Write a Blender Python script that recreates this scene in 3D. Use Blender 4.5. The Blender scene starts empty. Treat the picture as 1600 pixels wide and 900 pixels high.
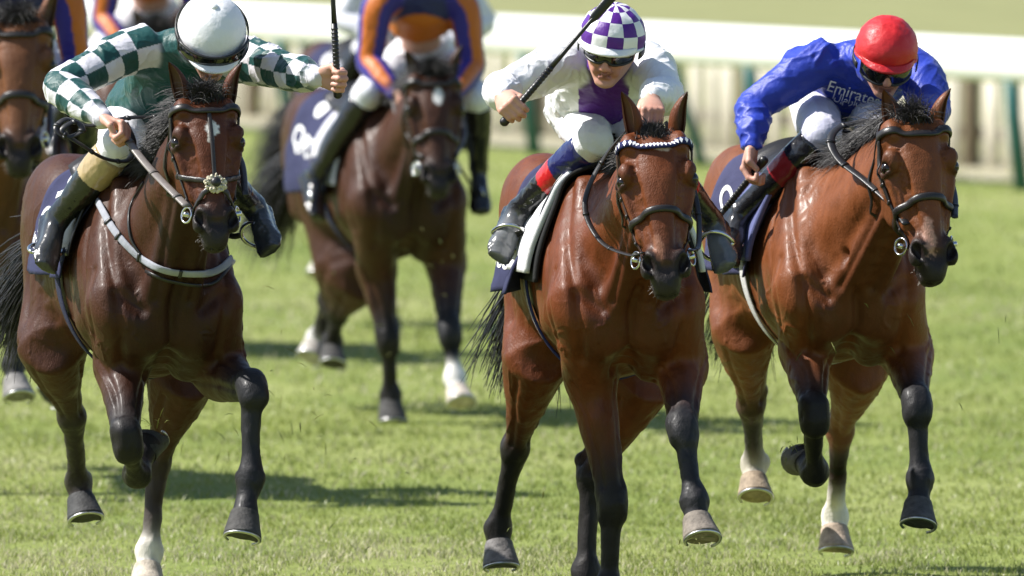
import bpy, math, random
import numpy as np
from mathutils import Vector

random.seed(11)
RNG = np.random.default_rng(5)
SC = bpy.context.scene
COL = SC.collection

# ------------------------------------------------------------------ camera, sky, sun, exposure
CAM_H, FPX = 3.0, 18000.0                      # metres above the turf, focal length in 1600-wide pixels
PITCH = math.atan(822.0 / FPX)
cam_data = bpy.data.cameras.new("camera")
cam_data.sensor_width = 36.0
cam_data.lens = 36.0 * FPX / 1600.0
cam_data.clip_start = 1.0
cam_data.clip_end = 6000.0
cam_data.dof.use_dof = True
cam_data.dof.focus_distance = 39.9
cam_data.dof.aperture_fstop = 4.4
cam = bpy.data.objects.new("camera", cam_data)
cam.location = (0, 0, CAM_H)
cam.rotation_euler = (math.pi / 2 - PITCH, 0, 0)
COL.objects.link(cam)
SC.camera = cam

SUN_EL, SUN_BACK = math.radians(48), math.radians(5)     # from the left, a little behind the horses
to_sun = Vector((-math.cos(SUN_EL) * math.cos(SUN_BACK), math.cos(SUN_EL) * math.sin(SUN_BACK), math.sin(SUN_EL)))
world = bpy.data.worlds.new("World")
SC.world = world
world.use_nodes = True
wn = world.node_tree
sky = wn.nodes.new("ShaderNodeTexSky")
sky.sky_type = 'NISHITA'
sky.sun_disc = False
sky.sun_elevation = SUN_EL
sky.sun_rotation = math.atan2(to_sun.x, to_sun.y)
sky.air_density = 1.0
sky.dust_density = 0.8
sky.ozone_density = 1.0
bg = wn.nodes["Background"]
bg.inputs["Strength"].default_value = 0.09
wn.links.new(sky.outputs[0], bg.inputs[0])
sun_data = bpy.data.lights.new("sun", 'SUN')
sun_data.energy = 5.0
sun_data.angle = math.radians(0.53)
sun_data.color = (1.0, 0.965, 0.91)
sun = bpy.data.objects.new("sun", sun_data)
sun.rotation_euler = to_sun.to_track_quat('Z', 'Y').to_euler()
sun.location = (-20, 40, 30)
COL.objects.link(sun)
SC.view_settings.view_transform = 'Standard'
SC.view_settings.look = 'None'
SC.view_settings.gamma = 1.0
SC.view_settings.exposure = 0.78
SC.view_settings.use_curve_mapping = False
SC.render.engine = 'CYCLES'
SC.cycles.max_bounces = 6
SC.cycles.use_denoising = True

# ------------------------------------------------------------------ small maths
CP, SP = math.cos(PITCH), math.sin(PITCH)


def V(*a):
    return np.array(a, dtype=float)


def nrm(v):
    v = np.asarray(v, float)
    return v / max(np.linalg.norm(v), 1e-9)


def at(px, py, y):
    """A measured point of the photograph at its real distance y (metres down the course)."""
    a, b = (px - 800.0) / FPX, (py - 450.0) / FPX
    d = V(a, CP - b * SP, -SP - b * CP)
    t = y / d[1]
    return V(0, 0, CAM_H) + d * t


def catmull(P, n):
    P = np.asarray(P, float)
    if len(P) < 3:
        return np.array([P[0] + (P[-1] - P[0]) * t for t in np.linspace(0, 1, n * (len(P) - 1) + 1)])
    Q = np.vstack([2 * P[0] - P[1], P, 2 * P[-1] - P[-2]])
    out = []
    for i in range(1, len(Q) - 2):
        for j in range(n):
            t = j / n
            a, b, c, d = Q[i - 1], Q[i], Q[i + 1], Q[i + 2]
            out.append(0.5 * (2 * b + (c - a) * t + (2 * a - 5 * b + 4 * c - d) * t * t + (3 * b - a - 3 * c + d) * t ** 3))
    out.append(P[-1])
    return np.array(out)


def _hash(i, j, k, seed):
    h = (i * 374761393 + j * 668265263 + k * 2147483647 + seed * 974711) & 0xFFFFFFFF
    h = ((h ^ (h >> 13)) * 1274126177) & 0xFFFFFFFF
    h = (h ^ (h >> 16)) & 0xFFFF
    return h.astype(np.float32) / 32767.5 - 1.0


def vnoise(p, seed=0):
    p = np.asarray(p, float)
    f = np.floor(p).astype(np.int64)
    r = p - f
    r = r * r * (3 - 2 * r)
    out = 0
    for a in (0, 1):
        for b in (0, 1):
            for c in (0, 1):
                w = (r[:, 0] if a else 1 - r[:, 0]) * (r[:, 1] if b else 1 - r[:, 1]) * (r[:, 2] if c else 1 - r[:, 2])
                out = out + w * _hash(f[:, 0] + a, f[:, 1] + b, f[:, 2] + c, seed)
    return out


# ------------------------------------------------------------------ implicit bodies: many tapered elliptical limbs melted into ONE surface
class Field:
    def __init__(self):
        self.P = []

    def _seg(self, p0, p1, r0, r1, side, c0=None, c1=None):
        p0, p1 = V(*p0), V(*p1)
        r0 = (r0, r0) if np.isscalar(r0) else tuple(r0)
        r1 = (r1, r1) if np.isscalar(r1) else tuple(r1)
        L = np.linalg.norm(p1 - p0)
        ax = (p1 - p0) / L if L > 1e-6 else None
        return p0, p1, r0, r1, L, ax, side

    def add(self, segs, k=0.02, col=None, sub=False, sharp=0.012, cf=1.0):
        """segs: list of (p0, p1, r0, r1, side[, colour0, colour1])"""
        S = []
        for sg in segs:
            p0, p1, r0, r1, L, ax, side = self._seg(*sg[:5])
            if ax is None:
                raise ValueError
            sd = nrm(side) if side is not None else (nrm(np.cross(ax, (0, 0, 1))) if abs(ax[2]) < .9 else nrm(np.cross(ax, (0, 1, 0))))
            sd = nrm(sd - ax * np.dot(sd, ax))
            ot = np.cross(ax, sd)
            S.append(dict(p=p0, L=L, ax=ax, s=sd, o=ot, a0=r0[0], a1=r1[0], b0=r0[1], b1=r1[1], c=None,
                          cf=cf, c0=sg[5] if len(sg) > 5 else col, c1=sg[6] if len(sg) > 6 else (sg[5] if len(sg) > 5 else col)))
        self._push(S, k, sub, sharp)

    def seg(self, p0, p1, r0, r1=None, side=None, k=0.02, col=None, sub=False, sharp=0.012):
        self.add([(p0, p1, r0, r0 if r1 is None else r1, side)], k, col, sub, sharp)

    def ell(self, c, radii, axes=None, k=0.02, col=None, sub=False, sharp=0.012):
        """radii along axes[0] (axis), axes[1] (side), third"""
        ax = nrm(axes[0]) if axes is not None else V(1, 0, 0)
        sd = V(*axes[1]) if axes is not None else V(0, 1, 0)
        sd = nrm(sd - ax * np.dot(sd, ax))
        ot = np.cross(ax, sd)
        S = [dict(p=V(*c), L=0.0, ax=ax, s=sd, o=ot, a0=radii[1], a1=radii[1], b0=radii[2], b1=radii[2], c=radii[0], c0=col, c1=col)]
        self._push(S, k, sub, sharp)

    def loft(self, st, side, k=0.02, col=None, n=4, sub=False, cols=None, sharp=0.012):
        """st: list of (point, a, b); a along side"""
        A = np.array([list(p) + [a, b] for p, a, b in st], float)
        if cols is not None:
            A = np.hstack([A, np.array(cols, float)])
        D = catmull(A, n)
        segs = []
        for i in range(len(D) - 1):
            q = [D[i][:3], D[i + 1][:3], (max(D[i][3], .003), max(D[i][4], .003)), (max(D[i + 1][3], .003), max(D[i + 1][4], .003)), side]
            if cols is not None:
                q += [tuple(D[i][5:8]), tuple(D[i + 1][5:8])]
            segs.append(tuple(q))
        self.add(segs, k, col, sub, sharp, .4)

    def _push(self, S, k, sub, sharp):
        lo = np.full(3, 1e9)
        hi = -lo
        for s in S:
            R = max(s['a0'], s['a1'], s['b0'], s['b1'], s['c'] or 0)
            s['R'] = R
            q = s['p'] + s['ax'] * s['L']
            s['lo'] = np.minimum(s['p'], q) - R
            s['hi'] = np.maximum(s['p'], q) + R
            lo = np.minimum(lo, s['lo'])
            hi = np.maximum(hi, s['hi'])
        self.P.append(dict(S=S, k=k, sub=sub, lo=lo, hi=hi, sharp=sharp))

    @staticmethod
    def ev(s, X, Y, Z, want=False):
        dx, dy, dz = X - s['p'][0], Y - s['p'][1], Z - s['p'][2]
        ax, sd, ot = s['ax'], s['s'], s['o']
        w = dx * ax[0] + dy * ax[1] + dz * ax[2]
        u = dx * sd[0] + dy * sd[1] + dz * sd[2]
        v = dx * ot[0] + dy * ot[1] + dz * ot[2]
        if s['L'] > 0:
            t = np.clip(w / s['L'], 0, 1)
            w = w - t * s['L']
            a = s['a0'] + (s['a1'] - s['a0']) * t
            b = s['b0'] + (s['b1'] - s['b0']) * t
            c = np.minimum(a, b) * s.get('cf', 1.0)
        else:
            t = 0.0
            a, b, c = s['a0'], s['b0'], s['c']
        ua, vb, wc = u / a, v / b, w / c
        k0 = np.sqrt(ua * ua + vb * vb + wc * wc)
        ua, vb, wc = ua / a, vb / b, wc / c
        k1 = np.sqrt(ua * ua + vb * vb + wc * wc)
        d = k0 * (k0 - 1) / np.maximum(k1, 1e-5)
        return (d, t, u, v) if want else d

    @staticmethod
    def _comb(a, d, k, sub):
        if sub:
            d = -d
            h = np.maximum(k - np.abs(a - d), 0) / k
            return np.maximum(a, d) + h * h * k * 0.25
        h = np.maximum(k - np.abs(a - d), 0) / k
        return np.minimum(a, d) - h * h * k * 0.25

    def at(self, pts):
        pts = np.asarray(pts, float)
        out = np.full(len(pts), 1.0)
        for p in self.P:
            X, Y, Z = pts[:, 0], pts[:, 1], pts[:, 2]
            d = np.full(len(pts), 1.0)
            for s in p['S']:
                d = np.minimum(d, self.ev(s, X, Y, Z))
            out = self._comb(out, d, p['k'], p['sub'])
        return out

    def near(self, c, rad):
        """A lighter field of the limbs near a point, for fitting straps."""
        g = Field()
        c = np.asarray(c)
        g.P = [p for p in self.P if np.all(p['lo'] - rad < c) and np.all(p['hi'] + rad > c)]
        return g

    def grad(self, pts, e=0.003):
        g = np.zeros((len(pts), 3))
        for i in range(3):
            o = np.zeros(3)
            o[i] = e
            g[:, i] = self.at(pts + o) - self.at(pts - o)
        return g / np.maximum(np.linalg.norm(g, axis=1), 1e-9)[:, None]

    def snap(self, pts, off=0.004, it=6):
        pts = np.array(pts, float)
        for _ in range(it):
            d = self.at(pts)
            pts += self.grad(pts) * np.clip(off - d, -.05, .05)[:, None] * 0.9
        return pts, self.grad(pts)

    def mesh(self, h):
        lo = np.min([p['lo'] for p in self.P if not p['sub']], axis=0) - 5 * h
        hi = np.max([p['hi'] for p in self.P if not p['sub']], axis=0) + 5 * h
        N = np.ceil((hi - lo) / h).astype(int) + 1
        G = [(lo[i] + h * np.arange(N[i])).astype(np.float32) for i in range(3)]
        vol = np.full(tuple(N), 0.3, np.float32)

        def rng(l, g, m):
            i0 = np.maximum(np.floor((l - m - lo) / h).astype(int), 0)
            i1 = np.minimum(np.ceil((g + m - lo) / h).astype(int) + 1, N)
            return i0, np.maximum(i1, i0)
        for p in self.P:
            m = max(p['k'], 4 * h) + h
            i0, i1 = rng(p['lo'], p['hi'], m)
            if np.any(i1 <= i0):
                continue
            sl = tuple(slice(i0[q], i1[q]) for q in range(3))
            tmp = np.full(tuple(i1 - i0), 0.3, np.float32)
            for s in p['S']:
                j0, j1 = rng(s['lo'], s['hi'], m)
                j0, j1 = np.maximum(j0, i0), np.minimum(j1, i1)
                if np.any(j1 <= j0):
                    continue
                X = G[0][j0[0]:j1[0], None, None]
                Y = G[1][None, j0[1]:j1[1], None]
                Z = G[2][None, None, j0[2]:j1[2]]
                d = self.ev(s, X, Y, Z)
                ss = tuple(slice(j0[q] - i0[q], j1[q] - i0[q]) for q in range(3))
                tmp[ss] = np.minimum(tmp[ss], d)
            vol[sl] = self._comb(vol[sl], tmp, p['k'], p['sub'])
        return surface_nets(vol, lo, h)

    def colours(self, pts, default=(.2, .2, .2)):
        n = len(pts)
        acc = np.zeros((n, 3))
        wt = np.full(n, 1e-9)
        for p in self.P:
            if p['S'][0]['c0'] is None:
                continue
            m = np.nonzero(np.all(pts > p['lo'] - .05, axis=1) & np.all(pts < p['hi'] + .05, axis=1))[0]
            if len(m) == 0:
                continue
            q = pts[m]
            best = np.full(len(m), 9.0)
            bc = np.zeros((len(m), 3))
            for s in p['S']:
                d, t, u, v = self.ev(s, q[:, 0], q[:, 1], q[:, 2], True)
                if callable(s['c0']):
                    c = s['c0'](q, t, u, v, s)
                else:
                    c0, c1 = np.array(s['c0']), np.array(s['c1'])
                    t = np.broadcast_to(t, d.shape)
                    c = c0 + (c1 - c0) * t[:, None]
                f = d < best
                bc[f] = c[f]
                best = np.minimum(best, d)
            if p['sub']:
                w = np.exp(-np.clip(np.abs(best), 0, 1) / (p['sharp'] * .5)) * 6
            else:
                w = np.exp(-np.clip(best, -.02, 1) / p['sharp'])
            acc[m] += bc * w[:, None]
            wt[m] += w
        return acc / wt[:, None]


def surface_nets(vol, lo, h):
    nx, ny, nz = vol.shape
    ins = vol < 0
    cnt = np.zeros((nx - 1, ny - 1, nz - 1), np.uint8)
    for a in (0, 1):
        for b in (0, 1):
            for c in (0, 1):
                cnt += ins[a:nx - 1 + a, b:ny - 1 + b, c:nz - 1 + c]
    I, J, K = np.nonzero((cnt > 0) & (cnt < 8))
    del cnt
    n = len(I)
    corner = {}
    for a in (0, 1):
        for b in (0, 1):
            for c in (0, 1):
                corner[(a, b, c)] = vol[I + a, J + b, K + c]
    acc = np.zeros((n, 3))
    num = np.zeros(n)
    cs = list(corner)
    for p in cs:
        for q in cs:
            if p < q and sum(abs(p[i] - q[i]) for i in range(3)) == 1:
                u, w = corner[p], corner[q]
                m = (u < 0) != (w < 0)
                t = np.where(m, u / np.where(m, u - w, 1), 0)
                for i in range(3):
                    acc[:, i] += np.where(m, p[i] + (q[i] - p[i]) * t, 0)
                num += m
    P = acc / num[:, None] + np.stack([I, J, K], 1)
    verts = lo + P * h
    idx = np.full((nx - 1, ny - 1, nz - 1), -1, np.int32)
    idx[I, J, K] = np.arange(n)
    faces = []
    # x edges
    e = ins[:-1, 1:-1, 1:-1] != ins[1:, 1:-1, 1:-1]
    a, b, c = np.nonzero(e)
    fl = ins[a, b + 1, c + 1]
    q = np.stack([idx[a, b, c], idx[a, b + 1, c], idx[a, b + 1, c + 1], idx[a, b, c + 1]], 1)
    q[~fl] = q[~fl][:, ::-1]
    faces.append(q)
    e = ins[1:-1, :-1, 1:-1] != ins[1:-1, 1:, 1:-1]
    a, b, c = np.nonzero(e)
    fl = ins[a + 1, b, c + 1]
    q = np.stack([idx[a, b, c], idx[a, b, c + 1], idx[a + 1, b, c + 1], idx[a + 1, b, c]], 1)
    q[~fl] = q[~fl][:, ::-1]
    faces.append(q)
    e = ins[1:-1, 1:-1, :-1] != ins[1:-1, 1:-1, 1:]
    a, b, c = np.nonzero(e)
    fl = ins[a + 1, b + 1, c]
    q = np.stack([idx[a, b, c], idx[a + 1, b, c], idx[a + 1, b + 1, c], idx[a, b + 1, c]], 1)
    q[~fl] = q[~fl][:, ::-1]
    faces.append(q)
    F = np.vstack(faces)
    F = F[np.all(F >= 0, axis=1)]
    return verts, F


# ------------------------------------------------------------------ meshes and objects
class Geo:
    """Collects quads/tris of one mesh object; every piece may carry its own colour and material slot."""

    def __init__(self):
        self.v, self.f, self.c, self.m = [], [], [], []
        self.n = 0

    def add(self, verts, faces, col=(.5, .5, .5), mat=0):
        verts = np.asarray(verts, float).reshape(-1, 3)
        self.v.append(verts)
        col = np.asarray(col, float)
        self.c.append(np.broadcast_to(col, (len(verts), 3)) if col.ndim == 1 else col)
        for f in faces:
            self.f.append([int(i) + self.n for i in f])
            self.m.append(mat)
        self.n += len(verts)

    def grid(self, P, col=(.5, .5, .5), mat=0, closed_u=False, closed_v=False):
        P = np.asarray(P, float)
        a, b = P.shape[:2]
        F = []
        for i in range(a if closed_u else a - 1):
            for j in range(b if closed_v else b - 1):
                i2, j2 = (i + 1) % a, (j + 1) % b
                F.append((i * b + j, i2 * b + j, i2 * b + j2, i * b + j2))
        self.add(P.reshape(-1, 3), F, col if np.asarray(col).ndim == 1 else np.asarray(col).reshape(-1, 3), mat)

    def slab(self, P, N, th, col=(.5, .5, .5), mat=0):
        """A grid with thickness th along its normals N."""
        P, N = np.asarray(P, float), np.asarray(N, float)
        a, b = P.shape[:2]
        T, B = P + N * th * .5, P - N * th * .5
        n = a * b
        F = []
        for i in range(a - 1):
            for j in range(b - 1):
                q = (i * b + j, (i + 1) * b + j, (i + 1) * b + j + 1, i * b + j + 1)
                F.append(q)
                F.append(tuple(n + x for x in q[::-1]))
        rim = [i * b for i in range(a)] + [(a - 1) * b + j for j in range(1, b)] + [i * b + b - 1 for i in range(a - 2, -1, -1)] + [j for j in range(b - 2, 0, -1)]
        for i in range(len(rim)):
            x, y = rim[i], rim[(i + 1) % len(rim)]
            F.append((y, x, n + x, n + y))
        c = np.asarray(col, float)
        if c.ndim > 1:
            c = np.vstack([c.reshape(-1, 3)] * 2)
        self.add(np.vstack([T.reshape(-1, 3), B.reshape(-1, 3)]), F, c, mat)

    def tube(self, pts, r, seg=10, col=(.5, .5, .5), mat=0, flat=1.0, up=None, closed=False, caps=True):
        """A swept round (or flattened) bar."""
        P = np.asarray(pts, float)
        n = len(P)
        r = np.broadcast_to(np.asarray(r, float), (n,))
        T = np.zeros_like(P)
        if closed:
            T = np.roll(P, -1, 0) - np.roll(P, 1, 0)
        else:
            T[1:-1] = P[2:] - P[:-2]
            T[0], T[-1] = P[1] - P[0], P[-1] - P[-2]
        T /= np.maximum(np.linalg.norm(T, axis=1), 1e-9)[:, None]
        rings = []
        ref = None
        for i in range(n):
            if up is not None:
                ref = np.asarray(up, float) if np.asarray(up).ndim == 1 else np.asarray(up)[i]
            elif ref is None:
                ref = V(0, 0, 1) if abs(T[i][2]) < .9 else V(1, 0, 0)
            u = nrm(ref - T[i] * np.dot(ref, T[i]))
            w = np.cross(T[i], u)
            if up is None:
                ref = u
            a = np.linspace(0, 2 * math.pi, seg, endpoint=False)
            rings.append(P[i] + np.outer(np.cos(a), u) * r[i] * flat + np.outer(np.sin(a), w) * r[i])
        R = np.array(rings)
        F = []
        for i in range(n if closed else n - 1):
            for j in range(seg):
                i2, j2 = (i + 1) % n, (j + 1) % seg
                F.append((i * seg + j, i * seg + j2, i2 * seg + j2, i2 * seg + j))
        if caps and not closed:
            F.append(tuple(range(seg))[::-1])
            F.append(tuple((n - 1) * seg + j for j in range(seg)))
        self.add(R.reshape(-1, 3), F, col, mat)

    def strap(self, pts, nor, w, th, col=(.02, .02, .02), mat=0, closed=False):
        """A flat strap lying on a surface: pts with surface normals, width w, thickness th."""
        P, N = np.asarray(pts, float), np.asarray(nor, float)
        n = len(P)
        T = np.roll(P, -1, 0) - np.roll(P, 1, 0)
        if not closed:
            T[0], T[-1] = P[1] - P[0], P[-1] - P[-2]
        T /= np.maximum(np.linalg.norm(T, axis=1), 1e-9)[:, None]
        prof = [(-.5, 0), (-.42, .75), (-.2, 1), (.2, 1), (.42, .75), (.5, 0), (.3, -.4), (-.3, -.4)]
        R = []
        for i in range(n):
            s = nrm(np.cross(T[i], N[i]))
            m = nrm(np.cross(s, T[i]))
            R.append([P[i] + s * a * w + m * b * th for a, b in prof])
        R = np.array(R)
        k = len(prof)
        F = []
        for i in range(n if closed else n - 1):
            for j in range(k):
                i2, j2 = (i + 1) % n, (j + 1) % k
                F.append((i * k + j, i2 * k + j, i2 * k + j2, i * k + j2))
        if not closed:
            F.append(tuple(range(k)))
            F.append(tuple((n - 1) * k + j for j in range(k))[::-1])
        self.add(R.reshape(-1, 3), F, col, mat)

    def ball(self, c, r, col=(.5, .5, .5), mat=0, nu=14, nv=9, axes=None):
        r = np.broadcast_to(np.asarray(r, float), (3,))
        A = np.eye(3) if axes is None else np.array([nrm(x) for x in axes])
        P = []
        for i in range(nv + 1):
            th = math.pi * (i + 0.02) / (nv + .04)
            P.append([V(*c) + A[0] * r[0] * math.sin(th) * math.cos(2 * math.pi * j / nu) + A[1] * r[1] * math.sin(th) * math.sin(2 * math.pi * j / nu) + A[2] * r[2] * math.cos(th) for j in range(nu)])
        P = np.array(P)
        F = []
        for i in range(nv):
            for j in range(nu):
                j2 = (j + 1) % nu
                F.append((i * nu + j, (i + 1) * nu + j, (i + 1) * nu + j2, i * nu + j2))
        self.add(P.reshape(-1, 3), F, col, mat)

    def box(self, c, size, axes=None, col=(.5, .5, .5), mat=0, bev=0.0):
        A = np.eye(3) if axes is None else np.array([nrm(x) for x in axes])
        hx, hy, hz = [s * .5 for s in size]
        b = min(bev, hx * .9, hy * .9, hz * .9)
        if b <= 0:
            L = [(x, y, z) for x in (-hx, hx) for y in (-hy, hy) for z in (-hz, hz)]
            F = [(0, 1, 3, 2), (4, 6, 7, 5), (0, 4, 5, 1), (2, 3, 7, 6), (0, 2, 6, 4), (1, 5, 7, 3)]
        else:
            L, F = [], []
            prof = [(-hx, -hy + b), (-hx + b, -hy), (hx - b, -hy), (hx, -hy + b), (hx, hy - b), (hx - b, hy), (-hx + b, hy), (-hx, hy - b)]
            for (z, sc) in ((-hz, 1 - b / min(hx, hy) * .6), (-hz + b, 1), (hz - b, 1), (hz, 1 - b / min(hx, hy) * .6)):
                for (x, y) in prof:
                    L.append((x * sc, y * sc, z))
            for i in range(3):
                for j in range(8):
                    F.append((i * 8 + j, i * 8 + (j + 1) % 8, (i + 1) * 8 + (j + 1) % 8, (i + 1) * 8 + j))
            F.append(tuple(range(8))[::-1])
            F.append(tuple(24 + j for j in range(8)))
        P = [V(*c) + A[0] * x + A[1] * y + A[2] * z for x, y, z in L]
        self.add(P, F, col, mat)

    def build(self, name, mats, parent=None, origin=None, smooth=True):
        v = np.vstack(self.v)
        c = np.vstack(self.c)
        lens = np.array([len(f) for f in self.f], np.int32)
        flat = np.fromiter((i for f in self.f for i in f), np.int32)
        return make_obj(name, v, flat, lens, c, mats, parent, origin, smooth, np.array(self.m, np.int32))


def world_of(o):
    return np.array(o.location) if o is not None else np.zeros(3)


def make_obj(name, v, flat, lens, cols, mats, parent=None, origin=None, smooth=True, mi=None):
    """One mesh object. v is in world metres; the object's origin is `origin` (or its parent's)."""
    base = V(*origin) if origin is not None else np.zeros(3)
    par = world_of(parent) + (world_of(parent.parent) if parent is not None and parent.parent is not None else 0) if parent is not None else np.zeros(3)
    me = bpy.data.meshes.new(name)
    nv, nf = len(v), len(lens)
    me.vertices.add(nv)
    loc = (v - (base if parent is None else par)).astype(np.float32)
    me.vertices.foreach_set("co", loc.ravel())
    me.loops.add(len(flat))
    me.loops.foreach_set("vertex_index", flat.astype(np.int32))
    me.polygons.add(nf)
    st = np.zeros(nf, np.int32)
    st[1:] = np.cumsum(lens)[:-1]
    me.polygons.foreach_set("loop_start", st)
    if mi is not None:
        me.polygons.foreach_set("material_index", mi)
    me.update(calc_edges=True)
    me.validate()
    if cols is not None and len(me.vertices) == nv:
        a = me.color_attributes.new("tint", 'FLOAT_COLOR', 'POINT')
        a.data.foreach_set("color", np.hstack([cols, np.ones((nv, 1))]).astype(np.float32).ravel())
    if smooth:
        me.polygons.foreach_set("use_smooth", np.ones(len(me.polygons), bool))
    for m in (mats if isinstance(mats, (list, tuple)) else [mats]):
        me.materials.append(m)
    o = bpy.data.objects.new(name, me)
    COL.objects.link(o)
    if parent is not None:
        o.parent = parent
    else:
        o.location = base
    return o


def tag(o, label=None, cat=None, group=None, kind=None):
    if label:
        o["label"] = label
    if cat:
        o["category"] = cat
    if group:
        o["group"] = group
    if kind:
        o["kind"] = kind
    return o


def empty(name, loc, label=None, cat=None, group=None):
    o = bpy.data.objects.new(name, None)
    o.empty_display_size = .1
    o.location = loc
    COL.objects.link(o)
    return tag(o, label, cat, group)


def normals(v, F):
    """Vertex normals of a quad mesh."""
    n = np.cross(v[F[:, 2]] - v[F[:, 0]], v[F[:, 3]] - v[F[:, 1]])
    out = np.zeros_like(v)
    for i in range(4):
        np.add.at(out, F[:, i], n)
    return out / np.maximum(np.linalg.norm(out, axis=1), 1e-12)[:, None]


# ------------------------------------------------------------------ materials
def material(name, col=(.5, .5, .5), rough=.5, metal=0.0, spec=.5, attr=False, noise=(0, 20), bump=(0, 200), coat=0.0, sheen=0.0, rvar=0.0, stretch=None, bump2=None, sss=0.0):
    m = bpy.data.materials.new(name)
    m.use_nodes = True
    nt = m.node_tree
    N, L = nt.nodes, nt.links
    b = N["Principled BSDF"]
    b.inputs["Roughness"].default_value = rough
    b.inputs["Metallic"].default_value = metal
    b.inputs["Specular IOR Level"].default_value = spec
    b.inputs["Coat Weight"].default_value = coat
    b.inputs["Coat Roughness"].default_value = .22
    if sheen:
        b.inputs["Sheen Weight"].default_value = sheen
        b.inputs["Sheen Roughness"].default_value = .4
    if sss:
        b.inputs["Subsurface Weight"].default_value = sss
        b.inputs["Subsurface Radius"].default_value = (.012, .005, .003)
        b.inputs["Subsurface Scale"].default_value = 1.0
    tc = N.new("ShaderNodeTexCoord")
    src = tc.outputs["Object"]
    if stretch:
        mp = N.new("ShaderNodeMapping")
        mp.inputs["Scale"].default_value = stretch
        L.new(src, mp.inputs[0])
        src = mp.outputs[0]
    if attr:
        at_ = N.new("ShaderNodeAttribute")
        at_.attribute_name = "tint"
        cs = at_.outputs["Color"]
    else:
        rg = N.new("ShaderNodeRGB")
        rg.outputs[0].default_value = (*col, 1)
        cs = rg.outputs[0]
    if noise[0] > 0:
        nz = N.new("ShaderNodeTexNoise")
        nz.inputs["Scale"].default_value = noise[1]
        nz.inputs["Detail"].default_value = 6
        nz.inputs["Roughness"].default_value = .65
        L.new(src, nz.inputs["Vector"])
        mr = N.new("ShaderNodeMapRange")
        mr.inputs["From Min"].default_value = .25
        mr.inputs["From Max"].default_value = .75
        mr.inputs["To Min"].default_value = 1 - noise[0]
        mr.inputs["To Max"].default_value = 1 + noise[0]
        L.new(nz.outputs["Fac"], mr.inputs["Value"])
        mx = N.new("ShaderNodeVectorMath")
        mx.operation = 'SCALE'
        L.new(cs, mx.inputs[0])
        L.new(mr.outputs[0], mx.inputs["Scale"])
        cs = mx.outputs[0]
        if rvar:
            r2 = N.new("ShaderNodeMapRange")
            r2.inputs["From Min"].default_value = .3
            r2.inputs["From Max"].default_value = .7
            r2.inputs["To Min"].default_value = max(rough - rvar, .05)
            r2.inputs["To Max"].default_value = min(rough + rvar, 1)
            L.new(nz.outputs["Fac"], r2.inputs["Value"])
            L.new(r2.outputs[0], b.inputs["Roughness"])
    L.new(cs, b.inputs["Base Color"])
    prev = None
    for bb in (bump, bump2):
        if bb and bb[0] > 0:
            nb = N.new("ShaderNodeTexNoise")
            nb.inputs["Scale"].default_value = bb[1]
            nb.inputs["Detail"].default_value = 4
            L.new(src, nb.inputs["Vector"])
            bp = N.new("ShaderNodeBump")
            bp.inputs["Strength"].default_value = 1.0
            bp.inputs["Distance"].default_value = bb[0]
            L.new(nb.outputs["Fac"], bp.inputs["Height"])
            if prev is not None:
                L.new(prev, bp.inputs["Normal"])
            prev = bp.outputs[0]
    if prev is not None:
        L.new(prev, b.inputs["Normal"])
    return m
# ------------------------------------------------------------------ horses
BLACK = (.014, .012, .012)
M_COAT = material("bay coat", attr=True, rough=.48, spec=.21, coat=.05, noise=(.22, 22), bump=(.0020, 240), bump2=(.0026, 40), rvar=.16, stretch=(1.0, 1.0, .45))


def dull_dark_points(m):
    """The short hair of the black legs is less glossy than the body coat."""
    nt = m.node_tree
    b = nt.nodes["Principled BSDF"]
    src = b.inputs["Roughness"].links[0].from_socket
    at_ = [n for n in nt.nodes if n.type == 'ATTRIBUTE'][0]
    bw = nt.nodes.new("ShaderNodeRGBToBW")
    mr = nt.nodes.new("ShaderNodeMapRange")
    mr.inputs["From Min"].default_value = .010
    mr.inputs["From Max"].default_value = .032
    mr.inputs["To Min"].default_value = .06
    mr.inputs["To Max"].default_value = 0.0
    ad = nt.nodes.new("ShaderNodeMath")
    ad.operation = 'ADD'
    nt.links.new(at_.outputs["Color"], bw.inputs[0])
    nt.links.new(bw.outputs[0], mr.inputs["Value"])
    nt.links.new(src, ad.inputs[0])
    nt.links.new(mr.outputs[0], ad.inputs[1])
    nt.links.new(ad.outputs[0], b.inputs["Roughness"])


dull_dark_points(M_COAT)
M_HOOF = material("hoof horn", attr=True, rough=.72, spec=.3, noise=(.55, 26), bump=(.003, 110), bump2=(.004, 30))
M_HAIR = material("black horse hair", attr=True, rough=.42, spec=.5, noise=(.3, 40))
M_EYE = material("horse eye", col=(.010, .006, .004), rough=.10, spec=.5)
M_SHOE = material("worn racing plate", col=(.55, .55, .56), rough=.35, metal=1.0, noise=(.2, 60))


class Frame:
    """A horse's body frame: x forward, y to the horse's right, z up, all in metres from the foot of the withers."""

    def __init__(self, chest_px, chest_y, yaw, wz, px_y=480):
        self.yaw = math.radians(yaw)
        self.f = V(math.sin(self.yaw), -math.cos(self.yaw), 0)
        self.s = V(-math.cos(self.yaw), -math.sin(self.yaw), 0)
        c = at(chest_px, px_y, chest_y)
        self.o = V(c[0], c[1], 0) - .33 * self.f
        self.dz = wz - 1.60

    def __call__(self, x, y, z):
        return self.o + self.f * x + self.s * y + V(0, 0, z + self.dz)

    def px(self, px, py, dx):
        """pixel of the photograph + how far forward of the withers the point is -> world"""
        y = self.o[1] - dx * math.cos(self.yaw)
        for _ in range(3):
            p = at(px, py, y)
            lat = np.dot(p - self.o, self.s)
            y = self.o[1] + dx * self.f[1] + lat * self.s[1]
        return at(px, py, y)


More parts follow.
